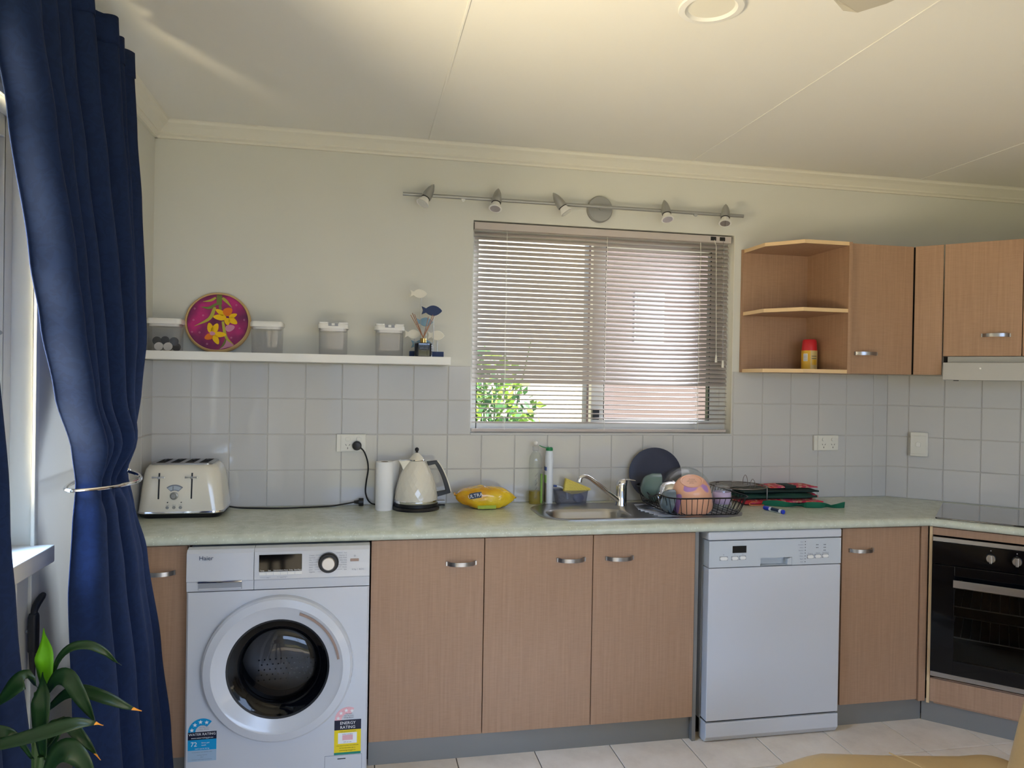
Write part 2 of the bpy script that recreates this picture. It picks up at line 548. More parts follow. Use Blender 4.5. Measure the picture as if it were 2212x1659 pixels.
# left wall with its window hole
mb = MB()
mb.box(-.12, 0, LY1, 0, FZ - .1, 2.6).box(-.12, 0, YB, LY0, FZ - .1, 2.6).box(-.12, 0, LY0, LY1, FZ - .1, LZ0).box(-.12, 0, LY0, LY1, LZ1, 2.6)
wall_left = struct(mb.build('wall_left', 'wall_paint'))
wall_right = struct(MB().box(XR, XR + .12, YB, 0, FZ - .1, 2.6).build('wall_right', 'wall_paint'))
DX0, DX1, DZ1 = .45, 3.95, 2.1
mb = MB()
mb.box(-.12, DX0, YB - .12, YB, FZ - .1, 2.6).box(DX1, XR + .12, YB - .12, YB, FZ - .1, 2.6).box(DX0, DX1, YB - .12, YB, DZ1, 2.6)
wall_rear = struct(mb.build('wall_rear', 'wall_paint'))
door_rear = struct(MB().box(DX0, DX0 + .05, YB - .09, YB - .03, FZ, DZ1).box(DX1 - .05, DX1, YB - .09, YB - .03, FZ, DZ1).box(DX0 + .05, DX1 - .05, YB - .09, YB - .03, DZ1 - .05, DZ1)
                   .box(2.17, 2.23, YB - .09, YB - .03, FZ + .05, DZ1 - .05).box(DX0 + .05, DX1 - .05, YB - .09, YB - .03, FZ, FZ + .05).build('door_1', 'alu_frame'))
MB().box(DX0 + .05, 2.17, YB - .063, YB - .058, FZ + .05, DZ1 - .05).build('pane', 'window_glass', door_rear)
MB().box(2.23, DX1 - .05, YB - .063, YB - .058, FZ + .05, DZ1 - .05).build('pane', 'window_glass', door_rear)
# diagonal boxed corner behind the hob, up to the wall cabinets
DL = (XR - 3.4232) * math.sqrt(2)
mb = MB().prism([(3.4232, 0), (XR, 0), (XR, -(XR - 3.4232))], FZ - .1, 1.60, 'z')
wall_diag = struct(mb.build('wall_diagonal', 'wall_paint'))

# tiles
def tile_mesh(w, h):
    a, b, d = w / 2, h / 2, .0018
    mb = MB().add([(-a, 0, -b), (a, 0, -b), (a, 0, b), (-a, 0, b), (-a, -.0035, -b), (a, -.0035, -b), (a, -.0035, b), (-a, -.0035, b),
                   (-a + d, -.005, -b + d), (a - d, -.005, -b + d), (a - d, -.005, b - d), (-a + d, -.005, b - d)],
                  [(0, 1, 5, 4), (1, 2, 6, 5), (2, 3, 7, 6), (3, 0, 4, 7), (4, 5, 9, 8), (5, 6, 10, 9), (6, 7, 11, 10), (7, 4, 8, 11), (8, 9, 10, 11)])
    me = mb.mesh('tile'); me.materials.append(MATS['tile_glaze'])
    return me
TM = {}
def tile(parent, org, rotz, x0, x1, z0, z1):
    g = .0016
    w, h = round(x1 - x0 - 2 * g, 4), round(z1 - z0 - 2 * g, 4)
    if w < .008 or h < .008: return
    if (w, h) not in TM: TM[(w, h)] = tile_mesh(w, h)
    o = bpy.data.objects.new('wall_tile', TM[(w, h)]); COL.objects.link(o); o.parent = parent
    c, s = math.cos(rotz), math.sin(rotz)
    x = (x0 + x1) / 2
    o.location = (org[0] + c * x, org[1] + s * x, (z0 + z1) / 2)
    o.rotation_euler = (random.uniform(-.002, .002), 0, rotz + random.uniform(-.002, .002))
for i in range(23):
    for j in range(4):
        x0, x1 = i * T, min((i + 1) * T, 3.4232)
        z0, z1 = CT + j * T, CT + (j + 1) * T
        if j >= 2:
            if x0 >= WX0 and x1 <= WX1 + .02: continue
            if x0 < WX0 < x1: x1 = WX0
            if x0 < WX1 < x1: x0 = WX1
        tile(wall_back, (0, 0), 0, x0, x1, z0, z1)
MB().box(0, WX0, -.0022, 0, CT, 1.508).box(WX1, 3.4232, -.0022, 0, CT, 1.508).box(WX0, WX1, -.0022, 0, CT, WZ0).build('grout', 'grout', wall_back)
for k in range(-1, 9):
    for j in range(4):
        a0, a1 = max(0, .0967 + k * T), min(DL, .0967 + (k + 1) * T)
        tile(wall_diag, (3.4232, 0), -PI / 4, a0, a1, CT + j * T, CT + (j + 1) * T)
g = MB().box(0, DL, -.0022, 0, CT, 1.508).build('grout', 'grout', wall_diag, local=True)
g.location = (3.4232, 0, 0); g.rotation_euler = (0, 0, -PI / 4)
for k in range(4):
    for j in range(4):
        tile(wall_left, (0, -4 * T), PI / 2, k * T, (k + 1) * T, CT + j * T, CT + (j + 1) * T)
MB().box(0, .0022, -4 * T, 0, CT, 1.508).build('grout', 'grout', wall_left)

# ceiling in sheets with fine raised joints
ceil = struct(MB().box(-.12, XR + .12, YB - .12, .12, CEIL + .012, CEIL + .15).build('ceiling', 'ceiling_paint'))
xs = [0, 1.11, 2.322, 3.53, XR]
for a, b in zip(xs[:-1], xs[1:]):
    MB().box(a + .0005, b - .0005, YB, 0, CEIL, CEIL + .012).build('ceiling_sheet', 'ceiling_paint', ceil, bevel=.002, seg=1)
for a in xs[1:-1]:
    MB().box(a - .004, a + .004, YB, -.04, CEIL - .0025, CEIL).build('joint_bead', 'ceiling_paint', ceil, bevel=.002, seg=2)
CP = [(0, 2.412), (-.012, 2.412), (-.014, 2.420), (-.024, 2.426), (-.024, 2.432), (-.045, 2.452), (-.062, 2.462), (-.066, 2.470), (-.072, 2.4745), (0, 2.4745)]
struct(MB().prism([(y, z) for y, z in CP], -.01, XR, 'x').build('trim_1', 'trim_paint'))
struct(MB().prism([(-y, z) for y, z in CP], YB, .01, 'y').build('trim_2', 'trim_paint'))

# ------------------------------------------------------------------ kitchen window
win = struct(MB().box(WX0, WX0 + .034, .06, .11, WZ0, WZ1).box(WX1 - .034, WX1, .06, .11, WZ0, WZ1)
             .box(WX0 + .034, WX1 - .034, .06, .11, WZ1 - .06, WZ1).box(WX0 + .034, WX1 - .034, .06, .11, WZ0, WZ0 + .045).build('window_1', 'alu_frame', bevel=.002))
MB().box(1.352, 1.90, .083, .088, WZ0 + .045, WZ1 - .06).build('pane', 'window_glass', win)
MB().box(1.955, 2.49, .083, .088, WZ0 + .06, WZ1 - .075).build('pane', 'window_glass', win)
MB().box(1.895, 1.955, .058, .10, WZ0 + .045, WZ1 - .06).build('sash_stile', 'alu_frame', win, bevel=.002)
MB().box(2.49, 2.544, .062, .10, WZ0 + .045, WZ1 - .06).build('sash_stile', 'alu_frame', win, bevel=.002)
MB().box(1.955, 2.49, .062, .10, WZ0 + .045, WZ0 + .06).build('sash_rail', 'alu_frame', win)
MB().box(1.955, 2.49, .062, .10, WZ1 - .075, WZ1 - .06).build('sash_rail', 'alu_frame', win)
MB().box(1.952, 1.959, .06, .09, WZ0 + .06, WZ1 - .075).box(2.486, 2.492, .06, .09, WZ0 + .06, WZ1 - .075).build('glazing_seal', 'black_plastic', win)
MB().box(1.897, 1.93, .036, .058, 1.272, 1.318).build('latch', 'black_plastic', win, bevel=.003)
sill = struct(MB().box(WX0, WX1, -.006, .06, WZ0 - .008, WZ0 + .002).build('window_sill', 'tile_glaze', bevel=.003))
MB().box(WX1 - .003, WX1, -.002, .06, WZ0, WZ1).build('reveal_trim', 'trim_paint', win)

# ------------------------------------------------------------------ left window
wl = struct(MB().box(-.105, -.055, LY1 - .045, LY1, LZ0, LZ1).box(-.105, -.055, LY0, LY0 + .045, LZ0, LZ1)
            .box(-.105, -.055, LY0 + .045, LY1 - .045, LZ1 - .055, LZ1).box(-.105, -.055, LY0 + .045, LY1 - .045, LZ0, LZ0 + .05).build('window_2', 'alu_frame', bevel=.002))
MB().box(-.10, -.07, LY1 - .085, LY1 - .045, LZ0 + .05, LZ1 - .055).build('sash_stile', 'alu_frame', wl, bevel=.003)
MB().box(-.10, -.07, LY0 + .045, LY0 + .085, LZ0 + .05, LZ1 - .055).build('sash_stile', 'alu_frame', wl, bevel=.003)
MB().box(-.10, -.07, LY0 + .085, LY1 - .085, LZ1 - .095, LZ1 - .055).build('sash_rail', 'alu_frame', wl, bevel=.003)
MB().box(-.10, -.07, LY0 + .085, LY1 - .085, LZ0 + .05, LZ0 + .085).build('sash_rail', 'alu_frame', wl, bevel=.003)
MB().box(-.086, -.082, LY0 + .08, LY1 - .08, LZ0 + .08, LZ1 - .09).build('pane', 'window_glass', wl)
MB().box(-.08, -.068, LY1 - .089, LY1 - .084, LZ0 + .085, LZ1 - .095).build('glazing_seal', 'black_plastic', wl)
for zz in (1.2, 1.55):
    MB().cyl((-.062, LY1 - .047, zz), (-.062, LY1 - .041, zz), .006).build('screw', 'satin_grey', wl)
struct(MB().box(-.06, .055, LY0 - .02, LY1 + .0, LZ0 - .042, LZ0 + .003).build('sill_left', 'trim_paint', bevel=.003))
struct(MB().box(0, .012, LY1 - .03, LY1 + .015, FZ, LZ0 - .045).box(0, .006, LY1 - .10, LY1 - .035, FZ, LZ0 - .045).build('trim_3', 'trim_paint', bevel=.002))
struct(MB().box(0, .010, LY1 - .012, LY1 + .010, LZ0, LZ1 + .02).box(0, .010, LY0, LY1 - .012, LZ1, LZ1 + .02).build('trim_4', 'trim_paint', bevel=.002))

# ------------------------------------------------------------------ outdoors
struct(MB().box(-14, 16, -18, 14, -.35, -.2).build('ground', 'lawn'))
nh = thing('neighbour_house', 'neighbouring house with pink brick and white rendered wall outside the kitchen window', 'house', (3, 3.5, -.2))
MB().box(2.98, 9, 3.5, 3.8, -.2, 4.0).build('brick_wall', 'brick_pink', nh)
MB().box(-1.0, 2.98, 3.62, 3.9, -.2, 4.0).build('rendered_wall', 'render_white', nh)
wf = MB().box(3.40, 3.70, 3.47, 3.5, 1.83, 2.32).build('window', 'grey_plastic', nh)
MB().box(3.42, 3.68, 3.462, 3.47, 1.85, 2.30).build('pane', 'window_grey', wf)
MB().prism([(3.0, 4.0), (3.0, 4.1), (4.5, 5.0), (4.5, 4.0)], -1.4, 9.4, 'x').build('roof', 'roof_tile', nh)
tag(MB().box(-3.0, -2.8, -8, 9, -.2, 3.4).build('garden_wall', 'render_cream'), 'tall cream rendered wall outside the window beside the curtains', 'wall')
# shrub outside the window
sh = thing('garden_shrub', 'leafy yellow green shrub growing outside the kitchen window', 'shrub', (1.75, 2.0, -.2))
for k in range(9):
    a = random.uniform(0, 2 * PI)
    top = (1.72 + .33 * math.cos(a), 2.0 + .22 * math.sin(a), random.uniform(1.1, 1.9))
    MB().tube(bez([(1.72, 2.0, -.2), (1.72 + .1 * math.cos(a), 2 + .1 * math.sin(a), .6), top], 8), [.016 - .0014 * i for i in range(9)], 6).build('branch', 'stem_green', sh)
for nm, mt, cnt in (('foliage', 'bush_leaf', 1100), ('foliage', 'bush_leaf_dark', 700)):
    mb = MB()
    for k in range(cnt):
        while True:
            p = Vector((random.uniform(-1, 1), random.uniform(-1, 1), random.uniform(-1, 1)))
            if p.length < 1: break
        c = Vector((1.66 + p.x * .46, 2.0 + p.y * .34, 1.05 + p.z * .62 + (.35 if p.x < -.3 else 0)))
        d = Vector((random.gauss(0, 1), random.gauss(0, 1), random.gauss(0, .7))).normalized()
        u = d.cross(Vector((random.gauss(0, 1), random.gauss(0, 1), random.gauss(0, 1)))).normalized()
        l, wd = random.uniform(.05, .11), random.uniform(.014, .026)
        mb.add([c, c + d * l * .5 + u * wd, c + d * l, c + d * l * .5 - u * wd], [(0, 1, 2, 3)])
    o = mb.build(nm, mt, sh); o['kind'] = 'stuff'

# ================================================================== cabinets
DF = -.535        # door face
def bow_handle(parent, xc, zc, yf, half=.053, local=False, mat='brushed_steel'):
    n = 10
    out, inn = [], []
    for k in range(n + 1):
        t = -1 + 2 * k / n
        d = .026 * (1 - t * t) ** .6 + .004
        out.append((xc + half * t, yf - d - .003)); inn.append((xc + half * t * .97, yf - d + .001))
    poly = out + inn[::-1]
    mb = MB().prism(poly, zc - .0075, zc + .0075, 'z')
    for sgn in (-1, 1):
        mb.box(xc + sgn * half - .004, xc + sgn * half + .004, yf - .008, yf, zc - .0075, zc + .0075)
    return mb.build('handle', mat, parent, smooth=True, local=local)
def base_cab(label, x0, x1, doors, group=None):
    t = thing('base_cabinet', label, 'cabinet', ((x0 + x1) / 2, -.27, FZ))
    MB().box(x0, x1, -.512, -.012, .115, .862).build('body', 'maple', t)
    for d0, d1, h in doors:
        d = MB().box(d0 + .0015, d1 - .0015, DF, -.516, .124, .858).build('door', 'maple', t, bevel=.0015)
        bow_handle(d, h, .768, DF)
    return t
base_cab('narrow maple base cabinet between blue curtain and washing machine', .012, .262, [(.015, .262, .166)])
base_cab('single door maple base cabinet right beside the washing machine', .886, 1.300, [(.884, 1.302, 1.214)])
base_cab('double door maple base cabinet under the sink', 1.302, 2.148, [(1.302, 1.726, 1.637), (1.726, 2.150, 1.832)])
base_cab('single door maple base cabinet between dishwasher and oven', 2.806, 3.172, [(2.803, 3.174, 2.890)])
tag(MB().box(2.151, 2.166, -.53, -.012, FZ, .862).build('side_panel', 'kick_metal', loc=None), 'thin grey end panel between sink cabinet and dishwasher', 'panel')
struct(MB().box(.886, 2.150, -.505, -.490, FZ, .118).build('baseboard_back', 'kick_metal'))
struct(MB().box(2.806, 3.2175, -.505, -.490, FZ, .112).build('baseboard_corner', 'kick_metal'))
struct(MB().box(.012, .262, -.505, -.490, FZ, .118).build('baseboard_left', 'kick_metal'))

# worktop in three mitred runs
def run_mesh(s0, s1, hole=None):
    prof = [(-.50, CT), (-.553, CT), (-.563, .8985), (-.570, .894), (-.574, .887), (-.575, .880), (-.573, .872), (-.567, .867), (-.555, .8655), (-.50, .8655)]
    mb = MB()
    mb.rings([[(s0(y), y, z) for y, z in prof], [(s1(y), y, z) for y, z in prof]])
    if not hole:
        mb.add([(s0(y), y, z) for z in (.8655, CT) for y in (-.5, -.002)] + [(s1(y), y, z) for z in (.8655, CT) for y in (-.5, -.002)],
               [(0, 1, 3, 2), (4, 6, 7, 5), (2, 3, 7, 6), (0, 4, 5, 1), (1, 5, 7, 3), (0, 2, 6, 4)])
    else:
        hx0, hx1, hy0, hy1 = hole
        mb.box(s0(0), hx0, -.5, -.002, .8655, CT)
        mb.box(hx0, hx1, -.5, hy0, .8655, CT).box(hx0, hx1, hy1, -.002, .8655, CT)
        mb.add([(hx1, y, z) for z in (.8655, CT) for y in (-.5, -.002)] + [(s1(y), y, z) for z in (.8655, CT) for y in (-.5, -.002)],
               [(0, 1, 3, 2), (4, 6, 7, 5), (2, 3, 7, 6), (0, 4, 5, 1), (1, 5, 7, 3), (0, 2, 6, 4)])
    return mb
ctop = thing('worktop', 'speckled grey green laminate worktop with rounded front edge', 'worktop', (0, 0, .8655))
SKB = (1.60, 1.945, -.425, -.205)
k45 = .2352 / .575
def wt(mb, loc, rot):
    o = mb.build('worktop_run', 'counter_laminate', ctop, smooth=True, local=True, ang=50)
    o.location = (loc[0], loc[1], -.8655); o.rotation_euler = (0, 0, rot)
    return o
wt(run_mesh(lambda y: .002, lambda y: 3.4232 + y * k45 - .0008, SKB), (0, 0), 0)
wt(run_mesh(lambda y: -y * k45 + .0008, lambda y: DL + y * k45 - .0008), (3.4232, 0), -PI / 4)
wt(run_mesh(lambda y: -y * k45 + .0008, lambda y: 1.2), (XR, -(XR - 3.4232)), -PI / 2)

# diagonal oven housing: local x runs along the diagonal wall, local -y is out into the room
R45 = (0, 0, -PI / 4)
D0 = (3.4232, 0, 0)
oh = thing('oven_cabinet', 'maple cabinet housing built around the black oven in the corner', 'cabinet', (D0[0], D0[1], FZ), R45)
def L(mb):
    mb.v = [(p[0], p[1], p[2] - FZ) for p in mb.v]
    return mb
L(MB().box(.262, .836, -.53, -.08, .115, .225)).build('body', 'maple', oh, local=True)
L(MB().box(.236, .247, -.541, -.10, .115, .862)).build('side_panel', 'maple_edge', oh, local=True)
L(MB().box(.848, .859, -.541, -.10, .115, .862)).build('side_panel', 'maple_edge', oh, local=True)
L(MB().box(.862, 1.03, -.541, -.10, .118, .862)).build('end_filler', 'maple', oh, local=True)
L(MB().box(.248, .847, -.541, -.523, .829, .860)).build('top_rail', 'maple', oh, local=True)
L(MB().box(.248, .847, -.541, -.523, .124, .222)).build('bottom_panel', 'maple', oh, local=True, bevel=.0015)
o = struct(MB().box(.2155, 1.05, -.505, -.49, FZ, .118).build('baseboard_diagonal', 'kick_metal')); o.location = (D0[0], D0[1], 0); o.rotation_euler = R45
t = tag(MB().box(3.176, 3.2085, -.541, -.519, .118, .862).build('filler_strip', 'maple', bevel=.001), 'narrow maple filler strip between corner cabinet and oven housing', 'panel')

# right-hand run beyond the oven
rc = thing('base_cabinet', 'maple base cabinet on the right wall past the oven', 'cabinet', (XR - .27, -1.5, FZ))
MB().box(XR - .512, XR - .004, -1.98, -1.04, .115, .862).build('body', 'maple', rc)
MB().box(XR - .535, XR - .516, -1.975, -1.05, .124, .858).build('door', 'maple', rc, bevel=.0015)
struct(MB().box(XR - .50, XR - .485, -1.98, -1.0, FZ, .118).build('baseboard_right', 'kick_metal'))

# ------------------------------------------------------------------ oven
ov = thing('oven', 'black glass built-in oven with steel handle and two knobs', 'oven', (D0[0], D0[1], .236), R45)
def O(mb):
    mb.v = [(p[0], p[1], p[2] - .236) for p in mb.v]
    return mb
A0, A1 = .249, .846
O(MB().box(A0 + .01, A0 + .03, -.54, -.10, .25, .815).box(A1 - .03, A1 - .01, -.54, -.10, .25, .815).box(A0 + .01, A1 - .01, -.54, -.10, .25, .27).box(A0 + .01, A1 - .01, -.54, -.10, .79, .815).box(A0 + .01, A1 - .01, -.12, -.10, .25, .815)).build('cavity', 'oven_black', ov, local=True)
O(MB().box(A0, A1, -.556, -.541, .805, .823)).build('top_trim', 'brushed_steel', ov, local=True, bevel=.001)
O(MB().box(A0, A1, -.556, -.541, .237, .258)).build('bottom_trim', 'brushed_steel', ov, local=True, bevel=.001)
O(MB().box(A0, A1, -.560, -.541, .712, .804)).build('control_panel', 'black_glass', ov, local=True, bevel=.001)
dr = O(MB().box(A0, .331, -.562, -.541, .259, .709).box(A1 - .084, A1, -.562, -.541, .259, .709).box(.331, A1 - .084, -.562, -.541, .259, .318).box(.331, A1 - .084, -.562, -.541, .645, .709)).build('door', 'black_glass', ov, local=True, bevel=.001)
O(MB().box(.331, A1 - .084, -.561, -.556, .318, .645)).build('door_window', 'oven_glass', dr, local=True)
O(MB().box(.328, A1 - .075, -.606, -.598, .632, .662)).build('handle', 'brushed_steel', dr, local=True, bevel=.001)
for xa in (.345, A1 - .105): O(MB().box(xa, xa + .015, -.600, -.560, .640, .655)).build('handle_post', 'brushed_steel', dr, local=True)
for zz in (.40, .53):
    mb = MB()
    mb.tube([(.30, -.50, zz), (.80, -.50, zz)], .0028, 6)
    mb.tube([(.30, -.17, zz), (.80, -.17, zz)], .0028, 6)
    for k in range(14): mb.tube([(.32 + k * .034, -.503, zz + .003), (.32 + k * .034, -.17, zz + .003)], .0014, 5)
    O(mb).build('wire_shelf', 'steel', ov, local=True, smooth=True)
for a in (.455, .543, .631):
    O(MB().lathe([(.0175, .560), (.0175, .572), (.0155, .575)], (a, 0, .762), 'y', 24)).build('knob', 'brushed_steel', ov, local=True, smooth=True)
    O(MB().box(a - .005, a + .005, -.590, -.572, .745, .779)).build('knob_grip', 'brushed_steel', ov, local=True, bevel=.0015)
lettering('panel_marks', [('0', .455, .790 - .236, .007, 'CENTER'), ('0', .543, .790 - .236, .007, 'CENTER')], 'print_white', -.5606, ov, local=True)
hob = tag(MB().prism(rrect(.256, .836, -.56, -.09, .006, 3), 0, .006).build('cooktop', 'hob_glass', bevel=.0012), 'black glass electric cooktop set in the corner worktop', 'cooktop')
hob.location = (D0[0], D0[1], CT); hob.rotation_euler = R45

# ------------------------------------------------------------------ wall cabinets
es = thing('corner_shelf_unit', 'open maple end shelf unit with chamfered shelves beside the window', 'shelf unit', (2.62, 0, 1.505))
foot = [(2.621, -.016), (2.621, -.200), (2.738, -.328), (2.957, -.328), (2.957, -.016)]
for z0, z1 in ((1.505, 1.521), (1.776, 1.792), (2.074, 2.090)):
    s = MB().prism(foot, z0, z1, 'z').build('shelf', 'maple', es)
    e = .0012
    MB().prism([(2.621 - e, -.016), (2.621 - e, -.200 - e * .4), (2.738 - e * .4, -.328 - e), (2.957, -.328 - e), (2.957, -.328), (2.738, -.328), (2.621, -.2), (2.621, -.016)], z0 - .0002, z1 + .0002, 'z').build('edge_strip', 'maple_edge', s)
MB().box(2.613, 2.975, -.016, -.001, 1.505, 2.090).build('back_panel', 'maple', es)
MB().box(2.957, 2.974, -.330, -.016, 1.505, 2.090).build('side_panel', 'maple', es)
uc = thing('wall_cabinet', 'single door maple wall cabinet between open shelves and corner', 'cabinet', (3.14, -.15, 1.505))
MB().box(2.976, 3.300, -.288, -.001, 1.505, 2.090).build('body', 'maple', uc)
d = MB().box(2.978, 3.303, -.309, -.291, 1.506, 2.089).build('door', 'maple', uc, bevel=.0015)
bow_handle(d, 3.062, 1.596, -.309)
U0 = 1.505
def U(mb):
    mb.v = [(p[0], p[1], p[2] - U0) for p in mb.v]
    return mb
fp = thing('corner_filler', 'tall narrow maple panel at the corner beside the range hood', 'panel', (D0[0], D0[1], U0), R45)
U(MB().box(.140, .252, -.300, -.284, 1.506, 2.090)).build('panel', 'maple', fp, local=True, bevel=.001)
U(MB().box(.13, .139, -.29, -.28, 1.506, 2.089)).build('shadow_gap', 'dark_gap', fp, local=True)
hc = thing('hood_cabinet', 'maple wall cabinet above the steel range hood', 'cabinet', (D0[0], D0[1], U0), R45)
U(MB().box(.257, .837, -.282, -.10, 1.600, 2.090)).build('body', 'maple', hc, local=True)
d = U(MB().box(.257, .547, -.302, -.284, 1.590, 2.090)).build('door', 'maple', hc, local=True, bevel=.0015)
mb = bow_handle(d, .454, 1.680 - U0, -.302, .050, local=True)
d = U(MB().box(.550, .838, -.302, -.284, 1.590, 2.090)).build('door', 'maple', hc, local=True, bevel=.0015)
bow_handle(d, .64, 1.680 - U0, -.302, .050, local=True)
hd = thing('range_hood', 'stainless steel slide-out range hood under corner cabinet', 'range hood', (D0[0], D0[1], 1.483), R45)
def H(mb):
    mb.v = [(p[0], p[1], p[2] - 1.483) for p in mb.v]
    return mb
H(MB().box(.275, .83, -.295, -.02, 1.487, 1.588)).build('body', 'satin_grey', hd, local=True)
H(MB().box(.259, .835, -.335, -.296, 1.483, 1.561)).build('visor', 'brushed_steel', hd, local=True, bevel=.0015)
H(MB().box(.259, .275, -.29, -.10, 1.540, 1.588)).build('side_gap', 'dark_gap', hd, local=True)
MB().cyl((.40, -.338, .072 - .02), (.40, -.334, .072 - .02), .004, n=12).build('badge', 'chrome', hd, local=True)
MB().box(.30, .32, -.33, -.31, -.003, 0).build('switch', 'black_plastic', hd, local=True)
rw = tag(MB().box(XR - .30, XR - .002, -1.6, -1.0, 1.505, 2.09).build('wall_cabinet', 'maple', bevel=.0015, loc=(XR - .15, -1.3, 1.505)), 'maple wall cabinet on the right wall past the range hood', 'cabinet')
# boxed-in triangle above the wall cabinets
struct(MB().prism([(3.4232, 0), (XR, 0), (XR, -(XR - 3.4232))], 1.60, 2.085, 'z').build('wall_corner_box', 'wall_paint'))

# ================================================================== washing machine
wm = thing('washing_machine', 'white front loading washing machine with round dark glass door', 'washing machine', (.575, -.3, FZ))
WXa, WXb, WF = .272, .879, -.600
C = (.575, .443)
ANG = sorted([2 * PI * i / 60 for i in range(60)] + [math.atan2(zz - C[1], xx - C[0]) % (2 * PI) for xx in (WXa, WXb) for zz in (FZ + .012, .713)])
sq = []
for a in ANG:
    cc, ss = math.cos(a), math.sin(a)
    tx_ = ((WXb if cc > 0 else WXa) - C[0]) / cc if abs(cc) > 1e-6 else 9
    tz_ = ((.713 if ss > 0 else FZ + .012) - C[1]) / ss if abs(ss) > 1e-6 else 9
    q = min(tx_, tz_); sq.append((C[0] + q * cc, C[1] + q * ss))
ci = [(C[0] + .205 * math.cos(a), C[1] + .205 * math.sin(a)) for a in ANG]
mb = MB()
mb.rings([[(x, -.05, z) for x, z in sq], [(x, WF + .006, z) for x, z in sq], [(x + (.006 if x < C[0] else -.006) * (abs(x - C[0]) > .29), WF, z) for x, z in sq], [(x, WF, z) for x, z in ci], [(x, WF + .05, z) for x, z in ci]], True, False)
mb.box(WXa, WXb, WF + .08, -.05, .70, .850)
mb.build('body', 'white_enamel', wm, smooth=True, ang=40)
MB().box(WXa + .004, WXb - .004, WF + .006, WF + .09, .716, .857).build('fascia_core', 'white_enamel', wm)
mb = MB().prism([(WF - .002, .716), (WF - .005, .748), (WF - .009, .752), (WF - .006, .845), (WF + .004, .857), (WF + .03, .862), (WF + .03, .716)], .490, WXb, 'x')
mb.build('control_fascia', 'white_enamel', wm, bevel=.0015)
mb = MB().prism([(WF - .002, .716), (WF - .005, .748), (WF - .009, .752), (WF - .006, .845), (WF + .004, .857), (WF + .03, .862), (WF + .03, .716)], WXa, .4885, 'x')
dw_ = mb.build('detergent_drawer', 'white_enamel', wm, bevel=.0015)
MB().box(.310, .451, WF - .0065, WF - .0035, .722, .748).build('finger_pull', 'grey_plastic', dw_)
MB().prism([(WF - .0068, .722), (WF - .0068, .727), (WF - .009, .724)], .312, .449, 'x').build('pull_lip', 'white_enamel', dw_)
MB().box(.309, .452, WF - .016, WF - .006, .747, .754).build('drawer_handle', 'chrome', dw_, bevel=.002)
scr = MB().box(.506, .648, WF - .0095, WF - .006, .778, .836).build('display', 'black_glass', wm, bevel=.001)
for k in range(6):
    x0 = .506 + k * .0237
    MB().box(x0 + .0006, x0 + .0231, WF - .0105, WF - .006, .766, .776).build('button', 'white_plastic', wm, bevel=.0008)
lettering('display_words', [(s, .517 + k * .0237, .7805, .0058, 'CENTER') for k, s in enumerate(['Temp.', 'Spin', 'Intensive', 'Extra Rinse', 'Delay', 'Start/Pause'])], 'print_white', WF - .0098, wm)
MB().box(.51, .545, WF - .0092, WF - .006, .7585, .7592).box(.565, .600, WF - .0092, WF - .006, .7585, .7592).build('printed_lines', 'print_grey', wm)['kind'] = 'stuff'
lettering('maker_name', [('Haier', .312, .824, .0205, 'LEFT')], 'print_blue', WF - .0098, wm)
words_l = ['Cotton', 'Synthetic', 'Mix', 'Wool', 'Underwear', 'Sport', 'Jeans', 'Hygienic']
words_r = ['Fast', 'Express 15', 'Daily Wash', 'Baby Care', 'Delicate', 'Hand Wash', 'Duvet', 'Spin']
lettering('programme_words', [(s, .672, .828 - .0083 * k, .0058, 'LEFT') for k, s in enumerate(words_l)] + [(s, .800, .834 - .0083 * k, .0058, 'RIGHT') for k, s in enumerate(words_r)]
          + [('8.5kg  |  BLDC', .818, .7745, .007, 'LEFT'), ('PrE', .532, .7555, .005, 'LEFT'), ('Speed Up', .576, .7555, .005, 'LEFT')], 'print_grey', WF - .0095, wm)
mb = MB()
for k in range(8):
    r0 = .040
    mb.box(.672 + .0045 * len(words_l[k]) * .75 + .002, .705 + abs(3.5 - k) * .0022, WF - .0092, WF - .0085, .8298 - .0083 * k, .8304 - .0083 * k)
    mb.box(.771 - abs(3.5 - k) * .0022, .800 - .0045 * len(words_r[k]) * .75 - .002, WF - .0092, WF - .0085, .8358 - .0083 * k, .8364 - .0083 * k)
mb.build('programme_lines', 'print_grey', wm)['kind'] = 'stuff'
MB().lathe([(.0345, .606), (.0345, .622), (.031, .626), (.0235, .626)], (.738, 0, .804), 'y', 40).build('dial_ring', 'black_plastic', wm, smooth=True)
MB().lathe([(.0235, .62), (.0235, .634), (.0205, .637)], (.738, 0, .804), 'y', 40).build('dial', 'brushed_steel', wm, smooth=True)
MB().box(.812, .841, WF - .0105, WF - .006, .805, .814).build('power_button', 'latch_brown', wm, bevel=.001)
MB().lathe([(.0030, .6090), (.0030, .6094), (.0022, .6094), (.0022, .6090)], (.827, 0, .824), 'y', 20, False, False).build('power_mark', 'print_grey', wm)
